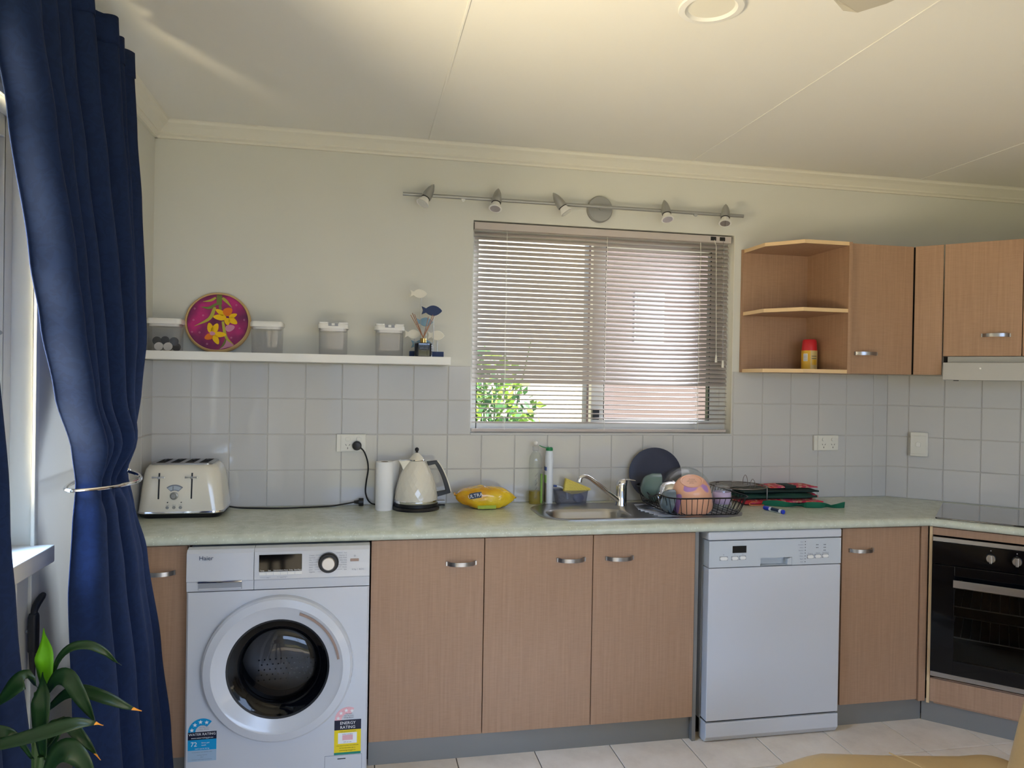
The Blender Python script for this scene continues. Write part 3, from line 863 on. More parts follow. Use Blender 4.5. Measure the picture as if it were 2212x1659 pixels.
# door
dd = MB().lathe([(.252, .598), (.2525, .606), (.250, .622), (.243, .629), (.218, .634), (.2165, .633), (.205, .629), (.172, .618), (.169, .612), (.168, .600)], (C[0], 0, C[1]), 'y', 72, False, False).build('door', 'white_enamel', wm, smooth=True, ang=28)
MB().lathe([(.169, .6155), (.160, .611), (.148, .606), (.132, .594), (.124, .575)], (C[0], 0, C[1]), 'y', 56, False, False).build('glass_surround', 'black_glass', dd, smooth=True, ang=60)
MB().lathe([(.125, .577), (.118, .582), (.09, .590), (.05, .594), (.0001, .595)], (C[0], 0, C[1]), 'y', 56, False, False).build('door_glass', 'washer_glass', dd, smooth=True, ang=60)
MB().lathe([(.172, .617), (.170, .6185), (.165, .615), (.166, .61)], (C[0], 0, C[1]), 'y', 56, False, False).build('glass_seal', 'rubber', dd, smooth=True)
pts, pin = [], []
for k in range(17):
    a = math.radians(8 + 62 * k / 16)
    pts.append((C[0] + .208 * math.cos(a), C[1] + .208 * math.sin(a))); pin.append((C[0] + .200 * math.cos(a), C[1] + .200 * math.sin(a)))
MB().prism(pts + pin[::-1], WF - .0345, WF - .0285, 'y').build('door_grip', 'latch_brown', dd)
MB().lathe([(.205, .56), (.20, .5), (.15, .48), (.145, .44)], (C[0], 0, C[1]), 'y', 48, False, False).build('gasket', 'rubber', wm, smooth=True)
MB().lathe([(.235, .48), (.235, .36), (.19, .30), (.12, .27), (.0, .26)], (C[0], 0, C[1]), 'y', 48, False, False).build('drum', 'drum_steel', wm, smooth=True)
mb = MB()
for j in range(5):
    for k in range(11):
        x, z = C[0] - .10 + k * .02 + (j % 2) * .01, C[1] - .150 + j * .018
        mb.lathe([(.0032, .0), (.0, .0002)], (x, -.300 - .9 * ((x - C[0]) ** 2 + (z - C[1]) ** 2), z), 'y', 8)
mb.v = [(p[0], p[1] + .0, p[2]) for p in mb.v]
mb.build('drum_holes', 'black_plastic', wm)['kind'] = 'stuff'
# stickers
y0 = WF - .0006
def arc_band(cx, cz, r0, r1, a0, a1, n=20):
    A = [math.radians(a0 + (a1 - a0) * k / n) for k in range(n + 1)]
    return [(cx + r1 * math.cos(a), cz + r1 * math.sin(a)) for a in A] + [(cx + r0 * math.cos(a), cz + r0 * math.sin(a)) for a in A[::-1]]
def star(cx, cz, r):
    return [(cx + (r if k % 2 == 0 else r * .42) * math.cos(PI / 2 + k * PI / 5), cz + (r if k % 2 == 0 else r * .42) * math.sin(PI / 2 + k * PI / 5)) for k in range(10)]
def sticker(tagname, x0, x1, zb, bands, arc, nstars, parent):
    s = None
    for k, (za, zc_, mt) in enumerate(bands):
        o = MB().box(x0, x1, y0, WF + .0002, za, zc_).build(tagname if k == 0 else 'band', mt, parent if k == 0 else s)
        if k == 0: s = o
    cx, cz, amat, a1 = arc
    MB().prism(arc_band(cx, cz, .022, .0455, 180, a1), y0, WF + .0002, 'y').build('star_arc', amat, s)
    mb = MB()
    for k in range(nstars):
        a = math.radians(168 - k * 34)
        mb.prism(star(cx + .034 * math.cos(a), cz + .034 * math.sin(a), .0075), y0 - .0004, y0, 'y')
    mb.build('stars', 'print_white', s)['kind'] = 'stuff'
    return s
s = sticker('water_label', .283, .375, 0, [(.138, .176, 'tag_pale'), (.176, .212, 'tag_blue'), (.212, .238, 'tag_navy')], (.329, .238, 'tag_blue', 48), 4, wm)
lettering('label_words', [('WATER RATING', .329, .2262, .0118, 'CENTER'), ('www.waterrating.gov.au', .329, .2158, .0072, 'CENTER'), ('72', .292, .190, .021, 'LEFT'), ('litres per', .327, .1985, .0072, 'LEFT'), ('wash', .327, .1905, .0072, 'LEFT'), ('rated capacity 8.5 kg', .329, .1795, .0055, 'CENTER')], 'print_white', y0 - .0004, s)
lettering('label_small_words', [('The more', .335, .258, .0055, 'CENTER'), ('stars the more', .335, .2515, .0055, 'CENTER'), ('water efficient', .335, .245, .0055, 'CENTER'), ('In accordance with AS/NZS 6400', .329, .168, .0048, 'CENTER'), ('washing machine', .329, .158, .0048, 'CENTER'), ('Haier', .329, .151, .0048, 'CENTER'), ('Compare rated water consumption', .329, .143, .0045, 'CENTER')], 'print_grey', y0 - .0004, s)
s = sticker('energy_label', .766, .858, 0, [(.121, .129, 'tag_teal'), (.129, .208, 'tag_yellow'), (.208, .243, 'tag_navy')], (.812, .243, 'tag_pink', 62), 4, wm)
lettering('label_words', [('ENERGY', .812, .2275, .0145, 'CENTER'), ('RATING', .812, .2125, .0145, 'CENTER')], 'print_white', y0 - .0004, s)
MB().box(.779, .844, y0 - .0003, y0, .160, .198).build('panel', 'print_white', s)
MB().box(.794, .830, y0 - .0006, y0 - .0003, .172, .190).build('figure_block', 'tag_pink', s)
lettering('label_small_words', [('A joint government program', .812, .2015, .0048, 'CENTER'), ('energy consumption', .812, .192, .0045, 'CENTER'), ('kWh per year', .812, .164, .0048, 'CENTER'), ('When tested in accordance with AS/NZS 2040', .812, .152, .0040, 'CENTER'), ('for more information refer to', .812, .143, .0045, 'CENTER'), ('www.energyrating.gov.au', .812, .1345, .0055, 'CENTER'), ('The more', .815, .263, .0055, 'CENTER'), ('stars the more', .815, .2565, .0055, 'CENTER'), ('energy efficient', .815, .25, .0055, 'CENTER')], 'print_black', y0 - .0008, s)
MB().box(.735, .861, WF - .0014, WF, FZ + .012, .1185).build('filter_flap', 'white_enamel', wm, bevel=.0006)
MB().box(.734, .862, WF - .0004, WF, FZ + .011, .1195).build('flap_outline', 'print_grey', wm)
MB().box(.778, .806, WF - .0019, WF - .0013, .106, .109).build('flap_slot', 'black_plastic', wm)
MB().box(WXa + .02, WXb - .02, WF + .05, -.06, FZ, FZ + .012).build('feet', 'black_plastic', wm)

# ================================================================== dishwasher
dwt = thing('dishwasher', 'white freestanding dishwasher with small black display', 'dishwasher', (2.49, -.3, FZ))
DXa, DXb, DYF = 2.196, 2.780, -.560
MB().box(DXa, DXb, -.50, -.02, .10, .835).build('body', 'white_enamel', dwt)
MB().box(DXa - .004, DXb + .002, DYF - .002, -.02, .830, .864).build('lid', 'white_enamel', dwt, bevel=.006, seg=3)
mb = MB()
P0, P1 = .722, .827
mb.box(DXa, 2.419, DYF, -.50, P0, P1).box(2.559, DXb, DYF, -.50, P0, P1).box(2.419, 2.559, DYF, -.50, .754, P1).box(2.419, 2.559, DYF + .03, -.50, P0, .754)
cp = mb.build('control_panel', 'dishwasher_panel', dwt)
MB().prism([(2.421, DYF + .001), (2.557, DYF + .001), (2.54, DYF + .0295), (2.438, DYF + .0295)], .7225, .7235, 'z').build('grip_floor', 'dishwasher_panel', cp)
MB().prism([(2.5585, .7225), (2.5585, .753), (2.54, .748), (2.54, .7245)], DYF + .002, DYF + .0295, 'y').build('grip_side', 'dishwasher_panel', cp)
MB().box(2.296, 2.356, DYF - .0015, DYF, .778, .806).build('display', 'black_glass', cp, bevel=.0006)
for x0, x1, z in ((2.243, 2.274, .757), (2.293, 2.319, .757), (2.327, 2.353, .758), (2.627, 2.653, .753), (2.661, 2.687, .754), (2.695, 2.721, .755)):
    MB().prism(rrect(x0, x1, z - .0065, z + .0065, .006, 5), DYF - .004, DYF, 'y').build('button', 'white_plastic', cp, bevel=.0008)
MB().box(2.241, 2.276, DYF - .0006, DYF, .749, .7655).box(2.291, 2.321, DYF - .0006, DYF, .749, .7655).box(2.325, 2.355, DYF - .0006, DYF, .750, .7665).box(2.625, 2.655, DYF - .0006, DYF, .7450, .7615).box(2.659, 2.689, DYF - .0006, DYF, .746, .7625).box(2.693, 2.723, DYF - .0006, DYF, .747, .7635).build('button_wells', 'grey_plastic', cp)['kind'] = 'stuff'
pw = ['Auto', 'Intensive', 'Heavy', 'Normal', 'Glass', '1 Hour', 'Rapid', 'Soak']
lettering('panel_words', [(s_ + ' -', 2.612, .8125 - .0116 * k, .0066, 'RIGHT') for k, s_ in enumerate(pw)] + [('Program', 2.640, .7645, .0066, 'CENTER'), ('Option', 2.674, .7655, .0066, 'CENTER'), ('Start/Pause', 2.709, .7665, .0066, 'CENTER'), ('o', 2.258, .770, .010, 'CENTER'), ('o', 2.306, .770, .007, 'CENTER'), ('oo', 2.340, .770, .007, 'CENTER')], 'print_grey', DYF - .0009, cp)
mb = MB()
for k in range(8): mb.lathe([(.0019, .5605), (.0, .5612)], (2.617, 0, .8148 - .0116 * k), 'y', 8)
for x, zs in ((2.668, (.801, .7895)), (2.674, (.801, .7895)), (2.702, (.801, .7895, .778)), (2.708, (.801, .7895, .778))):
    for z in zs: mb.lathe([(.0019, .5605), (.0, .5612)], (x, 0, z), 'y', 8)
mb.build('indicator_lights', 'print_black', cp)['kind'] = 'stuff'
MB().box(DXa, DXb, DYF, -.50, .112, .7185).build('door', 'white_enamel', dwt, bevel=.003)
MB().box(DXa + .004, DXb - .004, DYF + .012, -.48, .092, .112).build('door_gap', 'dark_gap', dwt)
MB().prism([(-.50, .028), (DYF + .012, .028), (DYF - .003, .050), (DYF - .002, .105), (-.50, .105)], DXa - .002, DXb, 'x').build('kick_plate', 'white_enamel', dwt, bevel=.003)
MB().box(DXa + .03, DXb - .03, -.49, -.05, FZ, .095).build('base', 'black_plastic', dwt)

# ================================================================== sink
sk = thing('kitchen_sink', 'stainless steel sink with one bowl and ribbed drainer', 'sink', (1.99, -.27, CT))
bc = ((SKB[0] + SKB[1]) / 2, (SKB[2] + SKB[3]) / 2)
n = 72
o0 = raypts(1.556, 2.445, -.462, -.078, .125, bc, n)
o1 = raypts(1.563, 2.438, -.455, -.085, .118, bc, n)
o2 = raypts(1.574, 2.427, -.444, -.096, .108, bc, n)
b0 = raypts(1.588, 1.957, -.435, -.195, .085, bc, n)
b1 = raypts(1.600, 1.945, -.425, -.205, .080, bc, n)
b2 = raypts(1.612, 1.933, -.415, -.215, .075, bc, n)
b3 = raypts(1.640, 1.905, -.395, -.235, .06, bc, n)
b4 = raypts(1.70, 1.85, -.35, -.28, .03, bc, n)
ring = lambda pts, z: [(x, y, z) for x, y in pts]
MB().rings([ring(o0, .9003), ring(o0, .9025), ring(o1, .9052), ring(o2, .9035), ring(b0, .9035), ring(b1, .9005)], False, False).build('rim', 'brushed_steel', sk, smooth=True, ang=60)
MB().rings([ring(b1, .9005), ring(b2, .888), ring(b2, .775), ring(b3, .755), ring(b4, .752)], False, True).build('bowl', 'brushed_steel', sk, smooth=True, ang=60)
MB().lathe([(.03, .7525), (.03, .756), (.012, .757)], (1.775, -.315, 0), 'z', 20).build('drain', 'steel', sk, smooth=True)
for k in range(10):
    yy = -.41 + k * .03
    MB().tube([(2.01 + .03 * abs(k - 4.5) / 4.5, yy, .9035), (2.36, yy, .9034)], [.0032, .0032], 6).build('drainer_rib', 'brushed_steel', sk, smooth=True)

tp = thing('mixer_tap', 'chrome mixer tap with long angled spout behind sink', 'tap', (1.975, -.152, .9035))
tx, ty = 1.975, -.152
MB().lathe([(.026, .9036), (.026, .908), (.0245, .912), (.0238, .985), (.0238, .99)], (tx, ty, 0), 'z', 28).build('body', 'chrome', tp, smooth=True)
MB().rings([[(tx + r * math.cos(a) + d, ty + r * math.sin(a) * .95, z) for a in [2 * PI * i / 20 for i in range(20)]] for r, z, d in ((.0242, .990, 0), (.0248, 1.000, .001), (.0225, 1.013, .004), (.015, 1.021, .009), (.004, 1.0235, .013))]).build('lever_cap', 'chrome', tp, smooth=True)
MB().rings([[(p[0], p[1] + wd * math.cos(a), p[2] + th * math.sin(a)) for a in [2 * PI * i / 8 for i in range(8)]] for p, wd, th in (((tx + .006, ty, 1.013), .012, .004), ((tx + .022, ty - .012, 1.020), .010, .0035), ((tx + .044, ty - .03, 1.019), .008, .003), ((tx + .05, ty - .036, 1.0185), .006, .0025))]).build('lever', 'chrome', tp, smooth=True)
sp = bez([(tx - .012, ty - .006, .925), (tx - .07, ty - .03, .966), (tx - .13, ty - .05, 1.010), (tx - .165, ty - .06, 1.034), (tx - .192, ty - .07, 1.044), (tx - .210, ty - .075, 1.040), (tx - .216, ty - .077, 1.028)], 28)
MB().tube(sp, [.0115 - .0025 * min(1, i / 14) for i in range(29)], 14).build('spout', 'chrome', tp, smooth=True)
MB().cyl((tx - .215, ty - .0765, 1.034), (tx - .2175, ty - .0775, 1.020), .0115, n=16).build('aerator', 'chrome', tp, smooth=True)

# ================================================================== toaster
ts = thing('toaster', 'cream four slot toaster with chrome trim at the left end of the worktop', 'toaster', (.166, -.13, CT))
def rr3(x0, x1, y0, y1, r, z): return [(x, y, z) for x, y in rrect(x0, x1, y0, y1, r, 6)]
MB().rings([rr3(.03, .306, -.232, -.032, .03, .9), rr3(.022, .314, -.238, -.026, .035, .906), rr3(.018, .318, -.241, -.022, .035, .918)]).build('base', 'black_plastic', ts, smooth=True)
MB().rings([rr3(.013, .322, -.244, -.018, .038, .918), rr3(.011, .324, -.246, -.016, .038, .921), rr3(.012, .323, -.245, -.017, .038, .927)]).build('trim_band', 'chrome', ts, smooth=True)
MB().rings([rr3(.013, .322, -.243, -.018, .038, .9265), rr3(.016, .318, -.239, -.02, .042, .96), rr3(.021, .311, -.233, -.022, .046, 1.02), rr3(.026, .304, -.227, -.024, .048, 1.066), rr3(.031, .297, -.221, -.026, .048, 1.085), rr3(.040, .286, -.212, -.03, .044, 1.097), rr3(.048, .276, -.204, -.034, .04, 1.101)]).build('shell', 'cream_enamel', ts, smooth=True, ang=60)
tpz = MB().rings([rr3(.050, .274, -.202, -.036, .02, 1.1005), rr3(.050, .274, -.202, -.036, .02, 1.105), rr3(.053, .271, -.199, -.039, .018, 1.107)]).build('top_plate', 'brushed_steel', ts, smooth=True)
for k in range(4):
    xa = .068 + k * .052
    MB().box(xa, xa + .032, -.188, -.052, 1.1072, 1.1076).build('bread_slot', 'dark_gap', tpz)
    MB().box(xa + .012, xa + .020, -.115, -.075, 1.1074, 1.111).build('slot_guide', 'black_plastic', tpz)
def fy(z): return -.2385 - (.92 - z) * -.0 + (z - .96) * .105     # front face depth at height z
for xa in (.0905, .208):
    MB().prism([(fy(1.072) - .001, 1.072), (fy(.974) - .001, .974), (fy(.974) + .003, .974), (fy(1.072) + .003, 1.072)], xa - .0028, xa + .0028, 'x').build('lever_slot', 'black_plastic', ts)
    zz = 1.057
    MB().prism([(xa - .023, zz - .004), (xa - .023, zz + .004), (xa - .006, zz + .002), (xa + .006, zz + .002), (xa + .023, zz + .004), (xa + .023, zz - .004), (xa + .006, zz - .002), (xa - .006, zz - .002)], fy(zz) - .017, fy(zz) - .009, 'y').build('lever', 'chrome', ts, bevel=.0012)
    MB().box(xa - .004, xa + .004, fy(zz) - .012, fy(zz) + .002, zz - .006, zz + .003).build('lever_arm', 'chrome', ts)
zc = 1.010
g = [(.1475 + r * math.sin(math.radians(a)), zc - .028 + r * math.cos(math.radians(a))) for r, rng in ((.046, range(-40, 41, 8)), (.024, range(34, -35, -17))) for a in rng]
gz = MB().prism(g, fy(zc) - .003, fy(zc) + .004, 'y').build('gauge_bezel', 'print_grey', ts, bevel=.001)
g2 = [(.1475 + r * math.sin(math.radians(a)), zc - .028 + r * math.cos(math.radians(a))) for r, rng in ((.042, range(-37, 38, 8)), (.0275, range(32, -33, -16))) for a in rng]
MB().prism(g2, fy(zc) - .0036, fy(zc) - .002, 'y').build('gauge_face', 'gauge_face', gz)
MB().box(.1415, .1430, fy(zc) - .0042, fy(zc) - .003, zc - .002, zc + .012).build('gauge_needle', 'black_plastic', gz)
kz = .986
MB().lathe([(.0145, -fy(kz) - .002), (.0145, -fy(kz) + .006), (.010, -fy(kz) + .008), (.0095, -fy(kz) + .016), (.008, -fy(kz) + .0175)], (.1465, 0, kz), 'y', 24).build('knob', 'satin_grey', ts, smooth=True)
for xa in (.1235, .147, .1705):
    MB().lathe([(.0058, -fy(.942) - .002), (.0058, -fy(.942) + .002), (.0045, -fy(.942) + .003)], (xa, 0, .942), 'y', 16).build('button', 'satin_grey', ts, smooth=True)
lettering('button_words', [('cancel', .1235, .950, .0045, 'CENTER'), ('defrost', .147, .950, .0045, 'CENTER'), ('reheat', .1705, .950, .0045, 'CENTER')], 'print_grey', fy(.95) - .0025, ts)
for xa in (.1235, .1725):
    MB().lathe([(.0022, -fy(.961) - .002), (.0022, -fy(.961) + .0015)], (xa, 0, .961), 'y', 10).build('pilot_light', 'black_plastic', ts)
cord = bez([(.318, -.06, .912), (.36, -.055, .905), (.43, -.06, .9032), (.52, -.07, .9032), (.62, -.06, .9032), (.72, -.045, .904), (.79, -.033, .912), (.822, -.030, .917)], 40)
MB().tube(cord, .0032, 8).build('cord', 'black_plastic', ts, smooth=True)
pl = MB().cyl((.818, -.030, .917), (.838, -.030, .917), .006, .009, 12).cyl((.838, -.030, .917), (.858, -.030, .917), .0165, .0165, 20).build('plug', 'black_plastic', ts, smooth=True)

# ================================================================== outlets and switch
def outlet(label, x0, x1, z0, z1, y=-.005):
    t = thing('power_outlet', label, 'power outlet', ((x0 + x1) / 2, y, z0))
    MB().box(x0, x1, y - .013, y, z0, z1).build('mount', 'switch_white', t, bevel=.002)
    fx0 = x0 + (x1 - x0) * .14
    MB().box(fx0, x1 - .003, y - .017, y - .012, z0 + .003, z1 - .003).build('faceplate', 'switch_white', t, bevel=.0015)
    for k in (0, 1):
        cx = fx0 + (x1 - fx0) * (.28 + .44 * k)
        cz = z0 + (z1 - z0) * .73
        MB().prism(rrect(cx - .0105, cx + .0105, cz - .0085, cz + .0085, .008, 5), y - .0215, y - .016, 'y').build('rocker', 'switch_white', t, bevel=.001)
        mb = MB()
        pz = z0 + (z1 - z0) * .33
        for sx, an in ((-.0075, -.5), (.0075, .5)):
            ca, sa = math.cos(an), math.sin(an)
            pts = [(-.0012, -.004), (.0012, -.004), (.0012, .004), (-.0012, .004)]
            mb.prism([(cx + sx + a * ca - b * sa * -1, pz + .005 + b * ca - a * sa * -0) for a, b in pts], y - .0174, y - .0165, 'y')
        mb.box(cx - .0012, cx + .0012, y - .0174, y - .0165, pz - .013, pz - .005)
        mb.build('socket_slots', 'dark_gap', t)
    return t
outlet('white double power outlet above the worktop with a black plug in it', .741, .864, 1.131, 1.206)
outlet('white double power outlet under the open shelf unit, nothing plugged in', 3.009, 3.142, 1.131, 1.206)
sw = thing('wall_switch', 'single white wall switch on the tiles left of the cooktop', 'switch', (D0[0], D0[1], 1.112), R45)
MB().box(.109, .185, -.030, -.005, 0, .116).build('mount', 'switch_white', sw, local=True, bevel=.002)
MB().prism(rrect(.111, .178, .012, .100, .003, 3), -.033, -.029, 'y').build('faceplate', 'switch_white', sw, local=True, bevel=.001)
MB().prism(rrect(.134, .155, .046, .070, .007, 4), -.037, -.032, 'y').build('rocker', 'white_plastic', sw, local=True, bevel=.0012)

# ================================================================== paper roll and kettle
pr = thing('paper_towel_roll', 'white paper towel roll standing beside the kettle', 'paper roll', (.941, -.13, CT))
MB().lathe([(.016, .9), (.0355, .9), (.0362, .95), (.0362, 1.06), (.0355, 1.101), (.016, 1.101), (.016, .9)], (.941, -.130, 0), 'z', 40, False, False).build('paper', 'paper', pr, smooth=True)
MB().lathe([(.0155, .901), (.0155, 1.1005)], (.941, -.130, 0), 'z', 24, False, False).build('core', 'label_brown', pr, smooth=True)
MB().grid(12, 8, lambda u, v: (.941 + .0362 * math.cos(.25) + (.012 + .024 * v) * u, -.130 + .0362 * math.sin(.25) + .085 * u - .02 * u * u, .9008 + .2 * v)).build('loose_sheet', 'paper', pr, smooth=True, solid=.0006)

kt = thing('kettle', 'cream faceted kettle with black handle on its power base', 'kettle', (1.075, -.12, CT))
kx, ky = 1.075, -.12
MB().lathe([(.098, .9), (.099, .906), (.094, .914), (.088, .915)], (kx, ky, 0), 'z', 40).build('power_base', 'black_plastic', kt, smooth=True)
MB().lathe([(.091, .916), (.0915, .930)], (kx, ky, 0), 'z', 40).build('lower_ring', 'black_plastic', kt, smooth=True)
MB().lathe([(.0915, .930), (.0925, .932), (.0922, .940), (.0905, .9415)], (kx, ky, 0), 'z', 40).build('chrome_ring', 'chrome', kt, smooth=True)
prof = [(.9405, .0905), (.956, .0895), (.975, .087), (.994, .0835), (1.012, .0785), (1.030, .0735), (1.047, .0675), (1.062, .0605), (1.076, .0525), (1.088, .0445), (1.097, .038), (1.103, .034)]
n = 22
mb = MB()
for j, (z, r) in enumerate(prof):
    for i in range(n):
        a = 2 * PI * (i + (.5 if j % 2 else 0)) / n
        mb.v.append((kx + r * math.cos(a), ky + r * math.sin(a), z))
for j in range(len(prof) - 1):
    for i in range(n):
        a, b = j * n + i, j * n + (i + 1) % n
        c, d = a + n, (j + 1) * n + (i + 1) % n
        if j % 2 == 0: mb.f += [(a, b, c), (b, d, c)]
        else: mb.f += [(a, b, d), (a, d, c)]
mb.build('body', 'cream_enamel', kt)
MB().prism([(1.000, 1.104), (1.048, 1.106), (1.052, 1.070), (1.030, 1.048), (1.020, 1.058), (1.012, 1.080)], ky - .016, ky + .016, 'y').build('spout', 'cream_enamel', kt, bevel=.003)
ld = MB().lathe([(.0335, 1.107), (.030, 1.113), (.018, 1.128), (.0085, 1.137)], (kx, ky, 0), 'z', 32).build('lid', 'cream_enamel', kt, smooth=True)
MB().lathe([(.0345, 1.1035), (.0352, 1.1055), (.034, 1.1085)], (kx, ky, 0), 'z', 32).build('lid_ring', 'chrome', ld, smooth=True)
MB().lathe([(.0065, 1.136), (.0045, 1.141), (.0075, 1.145), (.0088, 1.150), (.0072, 1.156), (.002, 1.159)], (kx, ky, 0), 'z', 18).build('lid_knob', 'black_plastic', ld, smooth=True)
outer = bez([(1.159, 0, 1.104), (1.176, 0, 1.080), (1.194, 0, 1.045), (1.209, 0, 1.005), (1.219, 0, .972)], 14)
inner = bez([(1.201, 0, .968), (1.193, 0, 1.000), (1.180, 0, 1.038), (1.164, 0, 1.070), (1.152, 0, 1.089)], 14)
po = [(p.x, p.z) for p in outer]; pi_ = [(p.x, p.z) for p in inner]
MB().prism(po + [(1.219, .966), (1.150, .947), (1.148, .968), (1.190, .975)] + pi_[1:] + [(1.124, 1.083), (1.117, 1.099)], ky - .012, ky + .012, 'y').build('handle', 'black_plastic', kt, bevel=.0015)
MB().prism(po + [(p[0] + .0045, p[1] + .001) for p in po[::-1]], ky - .0115, ky + .0115, 'y').build('handle_strip', 'cream_enamel', kt)
MB().box(1.160, 1.196, ky - .012, ky + .012, .925, .934).build('switch_lever', 'satin_grey', kt, bevel=.001)
MB().tube(bez([(1.165, -.10, .908), (1.19, -.09, .909), (1.20, -.07, .905), (1.17, -.05, .9035), (1.10, -.03, .9035), (1.0, -.028, .9035), (.915, -.035, .905), (.882, -.032, .918), (.866, -.024, .955), (.868, -.02, 1.0), (.875, -.02, 1.05), (.872, -.022, 1.09), (.858, -.028, 1.130), (.842, -.036, 1.150), (.833, -.044, 1.1575)], 70), .0032, 8).build('cord', 'black_plastic', kt, smooth=True)
MB().lathe([(.0185, .022), (.0195, .024), (.0195, .040), (.016, .046), (.008, .048)], (.8265, 0, 1.158), 'y', 28).build('plug', 'black_plastic', kt, smooth=True)

# ================================================================== wipes packet
wp = thing('wipes_packet', 'yellow plastic packet of cleaning wipes lying near the sink', 'packet', (1.37, -.12, CT))
rx, ry, rz, wz = .128, .062, .0455, .9462
def wsurf(u, v):
    a, b = 2 * PI * u, PI * (v - .5)
    sg = lambda q, e: math.copysign(abs(q) ** e, q)
    x, y, z = sg(math.cos(b), .55) * sg(math.cos(a), .75), sg(math.cos(b), .55) * sg(math.sin(a), .6), sg(math.sin(b), .8)
    pinch = 1 - .45 * abs(x) ** 3
    wob = 1 + .05 * math.sin(9 * x + 3 * z) * abs(z) + .04 * math.sin(17 * x + 8 * y)
    return (1.37 + rx * x, -.12 + ry * y * pinch * wob, max(.9005, wz + rz * z * pinch * wob + .006 * (1 - x) * .5 - .004))
MB().grid(56, 24, wsurf).build('wrapper', 'wipes_yellow', wp, smooth=True, ang=70)
for sx, xx in ((-1, 1.37 - rx), (1, 1.37 + rx)):
    MB().grid(4, 6, lambda u, v: (xx + sx * .010 * u - sx * .004, -.12 + (.03 if sx < 0 else .02) * (v - .5) * 2 * (1 + .2 * u), .945 + .012 * math.sin(7 * v + 2 * u) * .4 + (.012 if sx < 0 else -.004))).build('crimped_end', 'wipes_yellow', wp, smooth=True, solid=.001)
FYW = -.1845
rotw = Matrix.Translation((1.318, FYW, .962)) @ Matrix.Rotation(-.18, 4, 'Y')
mb = MB().prism([(-.026, -.011), (.024, -.013), (.028, .010), (.004, .012), (-.024, .011)], -.0008, .004, 'y')
mb.v = [tuple(rotw @ Vector(p)) for p in mb.v]
bn = mb.build('banner', 'print_blue', wp)
mb = text_mesh([('ULTRA', -.0005, -.007, .0205, 'CENTER')])
mb.v = [tuple(rotw @ Vector((p[0], -.0014, p[2]))) for p in mb.v]
mb.build('lettering', 'print_white', bn)
MB().box(1.330, 1.408, FYW + .004, FYW + .012, .904, .918).build('green_band', 'print_green', wp)

# ================================================================== bottles, tub
sb = thing('dish_soap_bottle', 'clear squeeze bottle with a little yellow dish soap left', 'bottle', (1.607, -.05, CT))
bx, by = 1.607, -.052
def oval(rx, ry, z, n=28): return [(bx + rx * math.cos(2 * PI * i / n), by + ry * math.sin(2 * PI * i / n), z) for i in range(n)]
MB().rings([oval(.027, .020, .9005), oval(.0295, .022, .906), oval(.0295, .022, 1.085), oval(.027, .020, 1.110), oval(.018, .015, 1.127), oval(.0125, .0125, 1.133), oval(.0125, .0125, 1.138)], True, False).build('bottle', 'clear_bottle', sb, smooth=True, ang=60)
MB().rings([oval(.026, .019, .9015), oval(.028, .0205, .907), oval(.028, .0205, .958)]).build('liquid', 'soap_liquid', sb, smooth=True)
cp_ = MB().lathe([(.0145, 1.138), (.0145, 1.157), (.010, 1.160)], (bx, by, 0), 'z', 24).build('cap', 'clear_plastic', sb, smooth=True)
MB().ball((bx, by, 1.170), (.0095, .0095, .009), 18, 10).build('cap_nozzle', 'white_plastic', cp_, smooth=True)
MB().box(1.628, 1.6365, -.068, -.058, .905, 1.035).build('label', 'label_green', sb)
for k in range(6):
    MB().tube([(1.602, -.0735, .925 + k * .02), (1.612, -.074, .938 + k * .02)], .0016, 5).build('embossed_rib', 'clear_plastic', sb)
cb = thing('cleaner_bottle', 'white cleaner bottle with open green cap beside the dish soap', 'bottle', (1.668, -.058, CT))
bx, by = 1.668, -.058
MB().rings([oval(.015, .022, .9005), oval(.0175, .024, .905), oval(.0175, .024, .96), oval(.0195, .024, 1.02), oval(.0165, .022, 1.06), oval(.0190, .022, 1.09), oval(.0175, .020, 1.12), oval(.0150, .015, 1.137), oval(.0145, .0145, 1.139)]).build('bottle', 'bottle_white', cb, smooth=True, ang=60)
cp_ = MB().lathe([(.0155, 1.138), (.0160, 1.141), (.0150, 1.151), (.012, 1.153)], (bx, by, 0), 'z', 24).build('cap', 'cap_green', cb, smooth=True)
MB().prism([(1.655, 1.148), (1.653, 1.152), (1.632, 1.158), (1.622, 1.163), (1.621, 1.160), (1.632, 1.154)], by - .008, by + .008, 'y').build('flip_lid', 'cap_green', cp_, bevel=.001)
MB().cyl((bx, by, 1.152), (bx, by, 1.158), .004, .003, 10).build('nozzle', 'white_plastic', cp_)
for z0, z1, mt in ((.910, .995, 'label_brown'), (.996, 1.03, 'label_green'), (1.05, 1.066, 'label_blue')):
    MB().box(1.6485, 1.653, -.074, -.044, z0, z1).build('label_panel', mt, cb)

